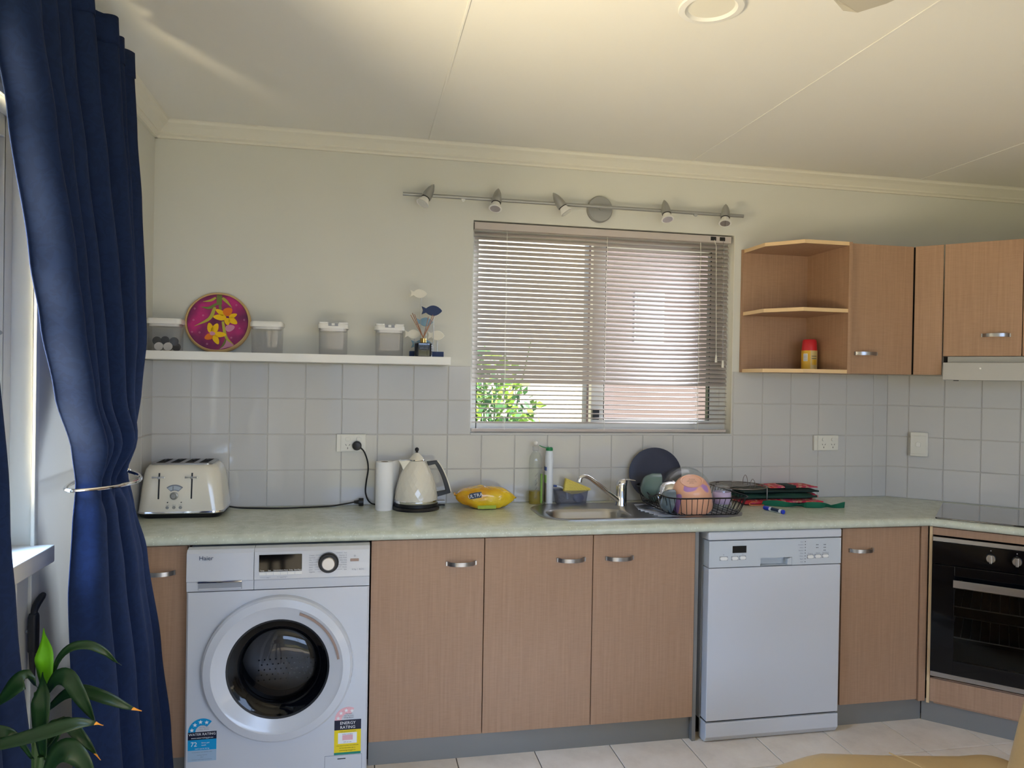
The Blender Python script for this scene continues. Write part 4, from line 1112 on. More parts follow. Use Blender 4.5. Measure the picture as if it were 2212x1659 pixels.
tb = thing('plastic_tub', 'translucent grey plastic tub of scourers behind the sink', 'tub', (1.775, -.042, CT))
def tr(x0, x1, y0, y1, r, z): return [(x, y, z) for x, y in rrect(x0, x1, y0, y1, r, 4)]
MB().rings([tr(1.708, 1.842, -.072, -.012, .012, .9005), tr(1.700, 1.850, -.077, -.008, .014, .960), tr(1.697, 1.853, -.079, -.007, .015, .961)], True, False).build('walls', 'tub_plastic', tb, smooth=True)
sp_ = tag(MB().prism([(1.738, .953), (1.748, 1.013), (1.864, .966), (1.864, .958), (1.805, .943), (1.775, .941)], -.058, -.036, 'y').build('kitchen_sponge', 'sponge_yellow', bevel=.003, loc=(1.80, -.047, .95)), 'yellow sponge resting on top of the plastic tub', 'sponge')
tag(MB().ball((1.812, -.040, .922), (.026, .018, .0205), 16, 8).build('scourer', 'scourer_blue', smooth=True, loc=(1.812, -.04, .9015)), 'blue scouring pad inside the plastic tub', 'scourer')
mb = MB()
for k in range(26):
    a, b = random.uniform(0, 2 * PI), random.uniform(0, PI)
    ax = Vector((random.gauss(0, 1), random.gauss(0, 1), random.gauss(0, 1))).normalized()
    u = ax.orthogonal().normalized(); v = ax.cross(u)
    r = random.uniform(.011, .0165)
    mb.tube([Vector((1.735, -.042, .9185)) + (u * math.cos(q * PI / 6) + v * math.sin(q * PI / 6)) * r for q in range(12)], .0006, 4, closed=True)
tag(mb.build('steel_scourer', 'scourer_grey', smooth=True, loc=(1.735, -.042, .9015)), 'curly steel wool scourer inside the plastic tub', 'scourer')
br_ = thing('dish_brush', 'blue and white brush handle leaning in the plastic tub', 'brush', (1.72, -.03, .95))
MB().tube([(1.698, -.030, .976), (1.712, -.030, .9745)], .0048, 10).build('handle_grip', 'label_blue', br_, smooth=True)
MB().tube(bez([(1.712, -.030, .9745), (1.735, -.030, .968), (1.757, -.028, .950), (1.765, -.028, .915)], 10), .004, 8).build('handle', 'bottle_white', br_, smooth=True)

# ================================================================== dish rack and dishes
dk = thing('dish_rack', 'black wire dish rack standing on the sink drainer', 'dish rack', (2.245, -.265, .9085))
def rackloop(x0, x1, y0, y1, r, z, n=6): return [(x, y, z) for x, y in rrect(x0, x1, y0, y1, r, n)]
def even(loop, m):
    P = [Vector(p) for p in loop]; P.append(P[0])
    ds = [0]
    for a, b in zip(P[:-1], P[1:]): ds.append(ds[-1] + (b - a).length)
    out = []
    for k in range(m):
        t = ds[-1] * k / m
        i = max(j for j in range(len(ds) - 1) if ds[j] <= t)
        u = (t - ds[i]) / max(1e-9, ds[i + 1] - ds[i])
        out.append(P[i].lerp(P[i + 1], u))
    return out
def rimz(p):
    d = .5 + .5 * math.cos(PI * min(1, abs(p.y + .27) / .09))
    return .984 - (.022 * d if p.x < 2.09 else 0)
NW = 60
top = even(rackloop(2.066, 2.424, -.485, -.052, .06, .984), NW)
for p in top: p.z = rimz(p)
bot = even(rackloop(2.092, 2.398, -.452, -.075, .05, .9115), NW)
MB().tube(top, .003, 8, closed=True).build('rim', 'black_wire', dk, smooth=True)
MB().tube(bot, .0022, 6, closed=True).build('lower_ring', 'black_wire', dk, smooth=True)
for a, b in zip(top, bot):
    MB().tube([a, a.lerp(b, .85) + Vector((0, 0, -.004)), b], .0014, 5).build('wire', 'black_wire', dk, smooth=True)
for k in range(9):
    x = 2.115 + k * .0325
    MB().tube([(x, -.450, .9115), (x, -.078, .9115)], .0014, 5).build('floor_wire', 'black_wire', dk, smooth=True)
for x in (2.13, 2.36):
    for y in (-.42, -.11):
        MB().tube([(x, y, .9115), (x, y, .9085)], .004, 8).build('foot', 'black_plastic', dk)

def vessel(name, label, cat, mat, c, axis, prof, thick=.003, group=None, n=40):
    """a bowl or plate: profile (radius, height along the axis from its base), open end along axis"""
    inner = [(max(r - thick, .0001), h + (thick if i == 0 else 0)) for i, (r, h) in enumerate(prof)]
    mb = MB().lathe([(.0001, prof[0][1])] + prof + inner[::-1] + [(.0001, inner[0][1])], (0, 0, 0), 'z', n, False, False)
    o = mb.build(name, mat, smooth=True, ang=50)
    o.location = c
    o.rotation_euler = Vector(axis).to_track_quat('Z', 'Y').to_euler()
    return tag(o, label, cat, group)
vessel('dinner_plate', 'large flat navy plate leaning upright at the back of the dish rack', 'plate', 'navy_ceramic', (2.163, -.078, 1.034), (-.36, -.9, .16), [(.085, 0), (.108, .003), (.118, .006)], .003)
vessel('teal_bowl', 'teal green bowl on its side in the dish rack under the navy plate', 'bowl', 'teal_ceramic', (2.058, -.19, 1.003), (.96, -.12, -.24), [(.026, 0), (.038, .006), (.056, .030), (.066, .066)], .003)
vessel('steel_bowl', 'shiny steel bowl on its side between teal bowl and peach bowl', 'bowl', 'chrome', (2.100, -.285, .985), (.9, .15, -.3), [(.024, 0), (.040, .008), (.054, .026), (.059, .045), (.062, .047)], .0015)
vessel('slate_bowl', 'slate grey bowl on its side in front left of the dish rack', 'bowl', 'slate_ceramic', (2.070, -.375, .966), (.96, -.1, -.22), [(.022, 0), (.034, .006), (.046, .022), (.052, .044)], .003)
vessel('glass_bowl', 'large clear glass bowl upside down behind the peach bowl', 'bowl', 'drinking_glass', (2.232, -.222, 1.030), (.36, .55, -.75), [(.040, 0), (.068, .006), (.095, .025), (.109, .050), (.113, .054)], .0028)
pb = thing('painted_bowl', 'peach bowl with purple swirls turned upside down in the rack', 'bowl', (2.192, -.400, 1.043), Vector((.2, .40, -.88)).to_track_quat('Z', 'Y').to_euler())
pf = [(.046, 0), (.062, .010), (.074, .030), (.082, .065), (.087, .118)]
MB().lathe([(.046, 0)] + pf[1:] + [(r - .003, h) for r, h in pf[::-1]] + [(.0001, .003)], (0, 0, 0), 'z', 48, False, False).build('wall', 'peach_purple', pb, smooth=True, local=True, ang=50)
MB().lathe([(.0465, .0005), (.046, -.003), (.041, -.003), (.039, 0), (.0001, 0)], (0, 0, 0), 'z', 40, False, False).build('foot_ring', 'peach', pb, smooth=True, local=True)
mb = text_mesh([('home', 0, .010, .011, 'CENTER'), ('stoneware', 0, .001, .0075, 'CENTER'), ('dishwasher safe', 0, -.0065, .0065, 'CENTER'), ('glaze', 0, -.017, .009, 'CENTER')])
qi = Vector((.2, .40, -.88)).to_track_quat('Z', 'Y').to_matrix().inverted()
upw = qi @ Vector((0, 0, 1)); upw.z = 0; upw.normalize()
rgt = Vector((0, 0, -1)).cross(upw) * -1
mb.v = [tuple((rgt * p[0] + upw * p[2]) + Vector((0, 0, -.0008))) for p in mb.v]
# keep the print readable from outside the base
if (rgt.cross(upw)).z > 0: mb.v = [tuple((rgt * -1 * 0)) for p in mb.v] if False else mb.v
mb.build('stamp', 'peach_print', pb, local=True)
jr = thing('glass_jar', 'glass jar with lavender sleeve upside down at the rack front', 'jar', (2.362, -.335, .9135))
jx, jy = 2.362, -.335
MB().lathe([(.030, .9135), (.035, .918), (.036, .93), (.036, .945), (.0355, .98), (.034, 1.002), (.030, 1.010), (.0001, 1.012)], (jx, jy, 0), 'z', 32, False, False).build('glass', 'drinking_glass', jr, smooth=True)
MB().lathe([(.0372, .938), (.0372, .988)], (jx, jy, 0), 'z', 32, False, False).build('sleeve', 'lavender_ceramic', jr, smooth=True, solid=.001)
MB().lathe([(.0325, .9155), (.0325, .935)], (jx, jy, 0), 'z', 24, False, False).build('thread', 'drinking_glass', jr, smooth=True)
vessel('lavender_dish', 'shallow lavender dish lying low in the rack behind the peach bowl', 'dish', 'lavender_ceramic', (2.318, -.265, .922), (.4, .3, .85), [(.022, 0), (.034, .005), (.040, .014)], .003)

# ================================================================== cooling rack, bags, strap, marker
ck = thing('cooling_rack', 'round steel wire cooling rack standing over the folded bags', 'cooling rack', (2.535, -.155, CT))
cx, cy, cr, czz = 2.535, -.155, .128, .987
MB().tube([(cx + cr * math.cos(2 * PI * i / 40), cy + cr * math.sin(2 * PI * i / 40), czz) for i in range(40)], .002, 6, closed=True).build('ring', 'steel_wire', ck, smooth=True)
for k in range(11):
    y = -cr * .9 + k * cr * .18
    h = math.sqrt(cr * cr - y * y)
    c_, s_ = math.cos(.5), math.sin(.5)
    MB().tube([(cx + c_ * h - s_ * y, cy + s_ * h + c_ * y, czz + .001), (cx - c_ * h - s_ * y, cy - s_ * h + c_ * y, czz + .001)], .0012, 5).build('wire', 'steel_wire', ck, smooth=True)
for a in (-.18, 1.9, 4.0):
    px, py = cx + cr * math.cos(a), cy + cr * math.sin(a)
    MB().tube(bez([(px - .012 * math.cos(a), py - .012 * math.sin(a), czz - .001), (px + .003 * math.cos(a), py + .003 * math.sin(a), czz - .004), (px + .006 * math.cos(a), py + .006 * math.sin(a), .975), (px + .006 * math.cos(a), py + .006 * math.sin(a), CT + .001)], 12), .0022, 6).build('leg', 'steel_wire', ck, smooth=True)
for ox, oy, hh in ((.045, -.05, .034), (.055, .035, .042)):
    MB().tube(bez([(cx + ox - .012, cy + oy, czz - .004), (cx + ox - .010, cy + oy, czz + hh * .6), (cx + ox, cy + oy, czz + hh), (cx + ox + .010, cy + oy, czz + hh * .6), (cx + ox + .012, cy + oy, czz - .004)], 16), .0016, 6).build('hook', 'steel_wire', ck, smooth=True)

def pad(x0, x1, y0, y1, z0, z1, seed, wob=.004, nx=16, ny=6):
    """a folded cloth slab with soft uneven faces"""
    rnd = random.Random(seed)
    ph = [rnd.uniform(0, 6) for _ in range(6)]
    def pt(u, v, top):
        e = min(1, min(u, 1 - u) * 14, min(v, 1 - v) * 7)
        x = x0 + (x1 - x0) * u + wob * math.sin(5 * v + ph[0]); y = y0 + (y1 - y0) * v + wob * 1.5 * math.sin(7 * u + ph[1])
        zm = (z0 + z1) / 2
        hz = (z1 - z0) / 2 * (.35 + .65 * math.sqrt(max(0, e)))
        return (x, y, (max(z0, zm - hz) if not top else zm + hz + wob * .35 * math.sin(11 * u + ph[2]) * e))
    mb = MB().grid(nx, ny, lambda u, v: pt(u, v, True)).grid(nx, ny, lambda u, v: pt(u, v, False))
    W = nx + 1; off = W * (ny + 1)
    for i in range(nx):
        for j in (0, ny):
            a = j * W + i; mb.f.append((a, a + 1, a + 1 + off, a + off))
    for j in range(ny):
        for i in (0, nx):
            a = j * W + i; mb.f.append((a, a + W, a + W + off, a + off))
    return mb
b3 = thing('shopping_bag', 'folded red floral shopping bag at the bottom of the bag stack', 'bag', (2.75, -.10, CT))
pad(2.555, 2.945, -.185, -.015, CT + .0005, .919, 3).build('fold', 'bag_floral', b3, smooth=True, ang=70)
pad(2.552, 2.66, -.190, -.10, .902, .917, 5).build('red_side', 'bag_red', b3, smooth=True, ang=70)
MB().tube(bez([(2.60, -.195, .9175), (2.57, -.205, .914), (2.565, -.21, .906), (2.60, -.208, .904), (2.66, -.20, .903)], 16), .0022, 6).build('cord_handle', 'orange_cord', b3, smooth=True)
MB().tube(bez([(2.86, -.19, .912), (2.90, -.195, .909), (2.945, -.185, .906), (2.93, -.19, .903), (2.88, -.195, .903)], 12), .0022, 6).build('cord_handle', 'orange_cord', b3, smooth=True)
b2_ = thing('shopping_bag', 'rolled dark green shopping bag in the middle of the bag stack', 'bag', (2.74, -.10, .92))
pad(2.55, 2.925, -.172, -.02, .9195, .9455, 8).build('fold', 'bag_green_light', b2_, smooth=True, ang=70)
pad(2.905, 2.938, -.165, -.03, .920, .944, 9).build('floral_end', 'bag_floral', b2_, smooth=True, ang=70)
b1_ = thing('shopping_bag', 'folded dark green bag with pink floral trim on top of the stack', 'bag', (2.76, -.09, .946))
pad(2.56, 2.940, -.160, -.02, .946, .9655, 12).build('fold', 'bag_green', b1_, smooth=True, ang=70)
pad(2.70, 2.948, -.140, -.02, .966, .977, 13, .002).build('floral_trim', 'bag_floral', b1_, smooth=True, ang=70)
MB().box(2.782, 2.838, -.1435, -.06, .9655, .980).build('velcro_tab', 'bag_green', b1_, bevel=.001)
def strap(u, v):
    p = spath[min(len(spath) - 1, int(round(u * (len(spath) - 1))))]
    h = .0015 + .026 * (.45 + .55 * abs(math.sin(2.3 * PI * u + .6)))
    return (p.x, p.y + .022 * (1 - v) * (1 - abs(math.sin(2.3 * PI * u + .6))) - .004 * v, CT + .0015 + h * v)
spath = bez([(2.63, -.205, 0), (2.68, -.235, 0), (2.72, -.265, 0), (2.79, -.262, 0), (2.80, -.285, 0), (2.86, -.30, 0), (2.90, -.295, 0), (2.93, -.315, 0), (2.975, -.305, 0)], 60)
tag(MB().grid(60, 6, strap).build('fabric_strap', 'strap_green', smooth=True, solid=.0014, ang=80, loc=(2.8, -.26, CT)), 'crumpled green fabric strap lying in front of the folded bags', 'strap')
mk = thing('marker_pen', 'blue and white whiteboard marker lying near the worktop edge', 'marker', (2.596, -.36, CT))
ma, mb_ = Vector((2.583, -.300, .9095)), Vector((2.606, -.418, .9095))
q = lambda t: tuple(ma.lerp(mb_, t))
MB().tube([q(0), q(.02), q(.30)], [.006, .0088, .0092], 16).build('cap', 'marker_blue', mk, smooth=True)
MB().tube([q(.30), q(.92)], [.0088, .0088], 16).build('barrel', 'bottle_white', mk, smooth=True)
MB().tube([q(.92), q(.985), q(1)], [.0092, .0092, .006], 16).build('end_plug', 'marker_blue', mk, smooth=True)
MB().tube([(q(.42)[0] - .0012, q(.42)[1], q(.42)[2] + .0009), (q(.80)[0] - .0012, q(.80)[1], q(.80)[2] + .0009)], .0084, 12).build('printed_band', 'print_blue', mk, smooth=True)

# ================================================================== floating shelf and what stands on it
tag(MB().box(.002, 1.203, -.200, -.001, 1.508, 1.541).build('floating_shelf', 'white_plastic', bevel=.0015, loc=(.6, -.1, 1.508)), 'long white floating wall shelf above the tiles', 'shelf')
SH = 1.541
def container(label, xc, wd, notch, yc=-.096):
    t = thing('storage_container', label, 'container', (xc, yc, SH))
    h = wd / 2
    def r(s, z): return [(x, y, z) for x, y in rrect(-h * s, h * s, -.046 * s, .046 * s, .018, 5)]
    MB().rings([r(.93, .0005), r(.95, .003), r(.97, .108), r(.99, .110)], True, False).build('walls', 'clear_plastic', t, smooth=True, local=True, ang=50)
    l = MB().rings([r(.90, .098), r(.90, .108), r(1.04, .108), r(1.05, .112), r(1.04, .124), r(.98, .129)]).build('lid', 'white_plastic', t, smooth=True, local=True, ang=40)
    if notch:
        MB().box(-.0195, .0195, -.0495, .02, .118, .1305).build('lid_recess', 'grey_plastic', l, local=True)
        MB().prism([(x, y) for x, y in rrect(-h * 1.0, -.0195, -.047, .047, .010, 4)], .1285, .1335).build('lid_ridge', 'white_plastic', l, local=True)
        MB().prism([(x, y) for x, y in rrect(.0195, h * 1.0, -.047, .047, .010, 4)], .1285, .1335).build('lid_ridge', 'white_plastic', l, local=True)
        MB().box(-.006, .006, -.0505, -.02, .120, .129).build('lid_catch', 'white_plastic', l, local=True)
    return t
container('clear storage container with white lid holding coffee pods, next to the curtain', .075, .124, False)
container('clear storage container with plain white lid right of the painted disc', .462, .122, False)
container('clear storage container with notched lid, middle of the shelf', .724, .118, True)
container('clear storage container with notched lid beside the fish ornament', .953, .118, True)
def pod(x, y, z, mat, label, ax=(0, -1, .2)):
    o = MB().lathe([(.0001, 0), (.0165, .0), (.0170, .002), (.0155, .003), (.0125, .016), (.008, .022), (.0001, .023)], (0, 0, 0), 'z', 20, False, False).build('coffee_pod', mat, smooth=True)
    o.location = (x, y, z); o.rotation_euler = (-Vector(ax)).to_track_quat('Z', 'Y').to_euler()
    tag(o, label, 'coffee pod', 'pods in the container by the curtain')
pod(.056, -.126, SH + .0185, 'pod_white', 'white coffee pod on the left at the front of the container')
pod(.090, -.126, SH + .0185, 'pod_white', 'white coffee pod on the right at the front of the container')
for x, y, z in ((.048, -.085, .0185), (.083, -.085, .0185), (.113, -.088, .0185), (.044, -.105, .041), (.074, -.103, .043), (.108, -.105, .040)):
    pod(x, y, SH + z, 'pod_dark', 'dark coffee pod inside the container by the curtain', (random.uniform(-.3, .3), -1, random.uniform(-.3, .3)))

# painted round panel with cane rim
tilt = .16
dp = thing('painted_disc', 'round magenta panel painted with yellow daffodils in a cane rim', 'wall art', (.258, -.038, SH + .0005), (-tilt, 0, 0))
DR, DZ = .1165, .1255
MB().lathe([(.118, .012), (.118, -.002), (.0, -.002), ], (0, 0, DZ), 'y', 64, True, False).build('panel', 'disc_magenta', dp, local=True)
MB().prism([((DR + .0125) * math.cos(2 * PI * i / 64), DZ + (DR + .009) * math.sin(2 * PI * i / 64)) for i in range(64)], .0, .010, 'y').build('backing', 'rim_cane', dp, local=True)
for rr, yy, th in ((.1215, -.012, .0042), (.1225, -.005, .0042), (.1195, -.017, .0030)):
    MB().tube([(rr * 1.025 * math.cos(2 * PI * i / 72), yy + .0012 * math.sin(9 * 2 * PI * i / 72), DZ + rr * math.sin(2 * PI * i / 72) * 1.0) for i in range(72)], th, 8, closed=True).build('cane_rim', 'rim_cane', dp, local=True, smooth=True)
PY = -.0128
def art(name, pts, mat, lift=0):
    MB().prism(pts, PY - .0006 - lift, PY, 'y').build(name, mat, dp, local=True)
def px2(x, y): return ((x - 930) / 1400 * .240, DZ - (y - 820) / 1280 * .236)      # position on the panel
def blade(p0, p1, p2, w):
    A = bez([(*px2(*p0), 0), (*px2(*p1), 0), (*px2(*p2), 0)], 10)
    L_, R_ = [], []
    for i, p in enumerate(A):
        t = (A[min(i + 1, 10)] - A[max(i - 1, 0)]).normalized(); nn = Vector((-t.y, t.x, 0)) * w * math.sin(PI * min(.97, .25 + .75 * i / 10))
        L_.append((p.x + nn.x, p.y + nn.y)); R_.append((p.x - nn.x, p.y - nn.y))
    return L_ + R_[::-1]
art('painted_stem', [px2(880, 190), px2(1000, 190), px2(1005, 420), px2(880, 430)], 'paint_green')
for a, b, c, wd, mt in (((860, 260), (740, 330), (570, 360), .005, 'paint_lime'), ((880, 400), (720, 500), (530, 480), .006, 'paint_green'), ((850, 480), (740, 740), (410, 925), .007, 'paint_lime'), ((1010, 260), (1110, 340), (1240, 480), .006, 'paint_lime'), ((1040, 800), (1130, 1150), (1320, 1330), .006, 'paint_lime'), ((1130, 1200), (1080, 1330), (980, 1440), .004, 'paint_green'), ((960, 430), (975, 500), (985, 560), .006, 'paint_green')):
    art('painted_leaf', blade(a, b, c, wd), mt, .0002)
def petal(c, ang, ln, wd, mat, lift=.0005):
    x, z = px2(*c)
    pts = []
    for k in range(16):
        a = 2 * PI * k / 16
        u, v = ln * (.5 + .5 * math.cos(a)), wd * math.sin(a) * (1 - .25 * math.cos(a))
        pts.append((x + u * math.cos(ang) - v * math.sin(ang), z + u * math.sin(ang) + v * math.cos(ang)))
    art('painted_petal', pts, mat, lift)
petal((1120, 720), math.radians(175), .052, .0125, 'petal_yellow'); petal((1090, 650), math.radians(150), .044, .010, 'petal_yellow')
petal((1130, 720), math.radians(-80), .030, .011, 'petal_yellow'); petal((1180, 720), math.radians(-35), .040, .012, 'petal_yellow'); petal((1180, 700), math.radians(25), .034, .009, 'petal_yellow')
petal((1060, 640), math.radians(40), .040, .017, 'petal_orange', .0009)
petal((800, 1070), math.radians(105), .044, .012, 'petal_yellow'); petal((830, 1070), math.radians(68), .044, .0125, 'petal_yellow')
petal((860, 1100), math.radians(0), .047, .0115, 'petal_yellow'); petal((850, 1120), math.radians(-62), .042, .011, 'petal_yellow'); petal((830, 1120), math.radians(205), .034, .013, 'petal_orange')
petal((760, 1075), math.radians(-5), .022, .008, 'paint_pink', .0010)
petal((1110, 980), math.radians(20), .038, .014, 'paint_pink', .0003)
MB().prism([px2(1000, 1435), px2(1320, 1350), px2(1180, 1180), px2(1120, 1230)], PY - .0004, PY, 'y').build('painted_patch', 'paint_pink', dp, local=True)
for x, y in ((1335, 415), (1530, 750), (1430, 945), (1250, 1165), (710, 1320), (530, 1065), (360, 1055), (380, 785), (590, 675), (395, 525)):
    a, b = px2(x, y)
    MB().lathe([(.0035, -PY), (.0035, -PY + .0008), (.0022, -PY + .0008), (.0022, -PY)], (a, 0, b), 'y', 12, False, False).build('painted_drop', 'paint_pink', dp, local=True)

# fish ornament
fo = thing('fish_ornament', 'fish on wire stems over a navy block, at the shelf end', 'ornament', (1.11, -.10, SH))
MB().box(1.038, 1.181, -.125, -.085, SH, 1.565).build('block', 'fish_navy', fo, bevel=.001)
def fish(x0, x1, z0, z1, y, mat, stem=None):
    w_, h_ = x1 - x0, (z1 - z0) / 2
    zc = (z0 + z1) / 2
    body = []
    for k in range(15):
        t = k / 14
        body.append((x0 + w_ * (.22 + .78 * t), h_ * math.sin(PI * (.10 + .9 * t)) ** .75 if t < 1 else 0))
    up = [(x, zc + d) for x, d in body]; dn = [(x, zc - d) for x, d in body[::-1]]
    tail = [(x0, zc - h_ * .80), (x0 + w_ * .07, zc), (x0, zc + h_ * .80)]
    f = MB().prism(up + dn[1:] + tail, y - .003, y + .003, 'y').build('fish', mat, fo, bevel=.0008)
    if stem:
        MB().tube([(stem, y, 1.562), (stem, y, z0 + h_ * .4)], .0012, 6).build('stem', 'satin_grey', fo)
fish(1.036, 1.108, 1.790, 1.828, -.105, 'fish_white', 1.083)
fish(1.085, 1.172, 1.716, 1.760, -.118, 'fish_navy', 1.137)
fish(1.064, 1.136, 1.672, 1.710, -.098, 'fish_blue', 1.107)
fish(1.016, 1.081, 1.617, 1.656, -.110, 'fish_white', 1.058)
fish(1.113, 1.185, 1.614, 1.655, -.104, 'fish_white', 1.155)
fish(1.045, 1.137, 1.575, 1.617, -.092, 'fish_blue', 1.066)
rd = thing('reed_diffuser', 'black glass reed diffuser with gold collar in front of the fish', 'diffuser', (1.091, -.160, SH))
MB().rings([tr(1.0555, 1.1265, -.192, -.128, .014, SH + .0003), tr(1.0545, 1.1275, -.193, -.127, .015, SH + .004), tr(1.0545, 1.1275, -.193, -.127, .015, 1.595), tr(1.060, 1.122, -.188, -.132, .014, 1.599)]).build('bottle', 'diffuser_glass', rd, smooth=True)
MB().lathe([(.0125, 1.599), (.0125, 1.617), (.010, 1.618)], (1.091, -.160, 0), 'z', 24).build('collar', 'brass', rd, smooth=True)
for tx_, tz, dy in ((1.037, 1.714, 0), (1.044, 1.722, .006), (1.052, 1.717, -.008), (1.129, 1.717, 0), (1.136, 1.713, .008), (1.112, 1.709, .012)):
    MB().tube([(1.091 + (1.091 - tx_) * .08, -.160, 1.612), (tx_, -.160 + dy, tz)], .0015, 6).build('reed', 'reed', rd)
lettering('label_words', [('LUXURY REED', 1.091, 1.583, .006, 'CENTER'), ('DIFFUSER', 1.091, 1.573, .008, 'CENTER'), ('scented oil', 1.091, 1.564, .005, 'CENTER')], 'print_grey', -.1934, rd)

# spray can in the open shelf
cn = thing('spice_can', 'small yellow can with a red lid on the open end shelf', 'can', (2.905, -.125, 1.521))
kx_, ky_ = 2.908, -.118
MB().lathe([(.0345, 1.5212), (.0355, 1.5225), (.0355, 1.6120)], (kx_, ky_, 0), 'z', 40).build('can', 'can_yellow', cn, smooth=True)
MB().lathe([(.0358, 1.5215), (.0358, 1.5245)], (kx_, ky_, 0), 'z', 40, False, False).build('base_ring', 'can_red', cn, smooth=True)
MB().lathe([(.0345, 1.6115), (.0345, 1.615), (.031, 1.658), (.027, 1.664), (.0001, 1.666)], (kx_, ky_, 0), 'z', 40).build('cap', 'can_red', cn, smooth=True)
def wrap(a0, a1, z0, z1, r, name, mat):
    mb = MB()
    A = [a0 + (a1 - a0) * k / 12 for k in range(13)]
    mb.rings([[(kx_ + r * math.cos(a), ky_ + r * math.sin(a), z) for a in A] for z in (z0, z1)], False, False, closed=False)
    mb.build(name, mat, cn, smooth=True)
wrap(-1.98, -.7, 1.526, 1.611, .0357, 'side_panel', 'can_cream')
wrap(-2.95, -2.35, 1.562, 1.597, .0358, 'barcode_panel', 'print_white')
for k in range(5): wrap(-2.9, -2.4, 1.566 + k * .006, 1.5685 + k * .006, .0360, 'barcode_bar', 'print_grey')
for z0, z1 in ((1.584, 1.587), (1.573, 1.576), (1.545, 1.57)):
    wrap(-1.85, -1.1, z0, z1, .0359, 'printed_block', 'label_brown' if z0 > 1.56 else 'can_yellow')

# ================================================================== track light
tl = thing('track_light', 'grey wall bar with five small spotlights above the window', 'light', (1.897, 0, 2.236))
MB().tube([(1.002, -.062, 2.2375), (2.586, -.062, 2.2375)], .0080, 12).build('bar', 'satin_grey', tl, smooth=True)
MB().lathe([(.058, .0), (.060, .004), (.060, .018), (.056, .024), (.0001, .025)], (1.897, 0, 2.237), 'y', 40, False, False).build('wall_plate', 'satin_grey', tl, smooth=True)
MB().cyl((1.897, -.022, 2.2375), (1.897, -.058, 2.2375), .008, n=12).build('plate_stem', 'satin_grey', tl)
for x in (1.262, 2.345):
    MB().cyl((x, -.066, 2.228), (x, -.052, 2.232), .009, .006, 10).build('bar_nub', 'satin_grey', tl, smooth=True)
for x, tx_, ty_ in ((1.110, -.55, -.30), (1.408, -.20, -.40), (1.690, .65, -.25), (2.193, .0, -.45), (2.489, -.22, -.38)):
    ax = Vector((tx_, ty_, -1)).normalized()
    c0 = Vector((x, -.074, 2.243))
    def P_(t): return tuple(c0 + ax * t)
    hd_ = MB().tube([P_(-.052), P_(-.042), P_(-.025), P_(.0), P_(.020), P_(.026)], [.0006, .008, .0155, .0205, .022, .0215], 18).build('spot_head', 'satin_grey', tl, smooth=True)
    MB().tube([P_(.026), P_(.029)], .0195, 16).build('neck_gap', 'black_plastic', hd_, smooth=True)
    MB().tube([P_(.029), P_(.036), P_(.053), P_(.057)], [.0175, .0195, .0275, .029], 22).build('bulb', 'white_plastic', hd_, smooth=True)
    MB().tube([P_(.0571), P_(.0577)], .0225, 20).build('bulb_lens', 'chrome', hd_)
    MB().cyl(tuple(c0), (x, -.062, 2.2375), .006, n=8).build('pivot', 'satin_grey', hd_)

# ================================================================== venetian blind
bl = thing('venetian_blind', 'off-white venetian blind half open over the kitchen window', 'blind', (1.948, .022, 2.15))
MB().box(1.323, 2.560, .000, .036, 2.119, 2.150).build('headrail', 'slat_white', bl, bevel=.001)
for x in (2.468, 2.514):
    MB().box(x - .014, x + .014, -.0015, .002, 2.128, 2.146).build('cord_lock', 'black_plastic', bl, bevel=.001)
sl = MB()
for k in range(5):
    t = -1 + k * .5
    sl.v += [(1.326, t * .0125, .0016 * (1 - t * t)), (2.557, t * .0125, .0016 * (1 - t * t))]
for k in range(4): sl.f.append((2 * k, 2 * k + 1, 2 * k + 3, 2 * k + 2))
slm = sl.mesh('slat', (1.948, 0, 0)); slm.materials.append(MATS['slat_white'])
for p in slm.polygons: p.use_smooth = True
PITCH_S = .0206
for k in range(42):
    z = 2.104 - k * PITCH_S
    o = bpy.data.objects.new('slat', slm); COL.objects.link(o); o.parent = bl
    o.location = (0, 0, z - 2.15)
    a = 45 if z > 1.432 else 10
    o.rotation_euler = (math.radians(a + random.uniform(-1.5, 1.5)), 0, 0)
    q_ = o.modifiers.new('solid', 'SOLIDIFY'); q_.thickness = .0005
MB().box(1.326, 2.557, .012, .034, 1.2165, 1.230).build('bottom_rail', 'slat_white', bl, bevel=.002)
for x in (1.472, 1.944, 2.408):
    for dy in (-.0115, .0115):
        MB().tube([(x, .022 + dy, 2.12), (x, .022 + dy, 1.225)], .0006, 5).build('ladder_cord', 'cord_white', bl)
    MB().tube([(x + .004 * math.sin(k * 2.1), .0095, 2.12 - .0895 * k) for k in range(11)], .0008, 5).build('lift_cord', 'cord_white', bl)
MB().tube([(2.514, -.008, 2.13), (2.516, -.012, 2.10), (2.522, -.012, 1.56)], .0022, 8).build('tilt_wand', 'clear_plastic', bl)
MB().cyl((2.522, -.012, 1.56), (2.522, -.012, 1.525), .004, .006, 10).build('wand_tip', 'cord_white', bl)
MB().tube([(2.470, -.006, 2.13), (2.478, -.010, 2.10), (2.488, -.010, 1.585)], .0012, 6).build('pull_cord', 'cord_white', bl)
MB().cyl((2.488, -.010, 1.585), (2.488, -.010, 1.55), .0035, .006, 10).build('cord_tassel', 'cord_white', bl)

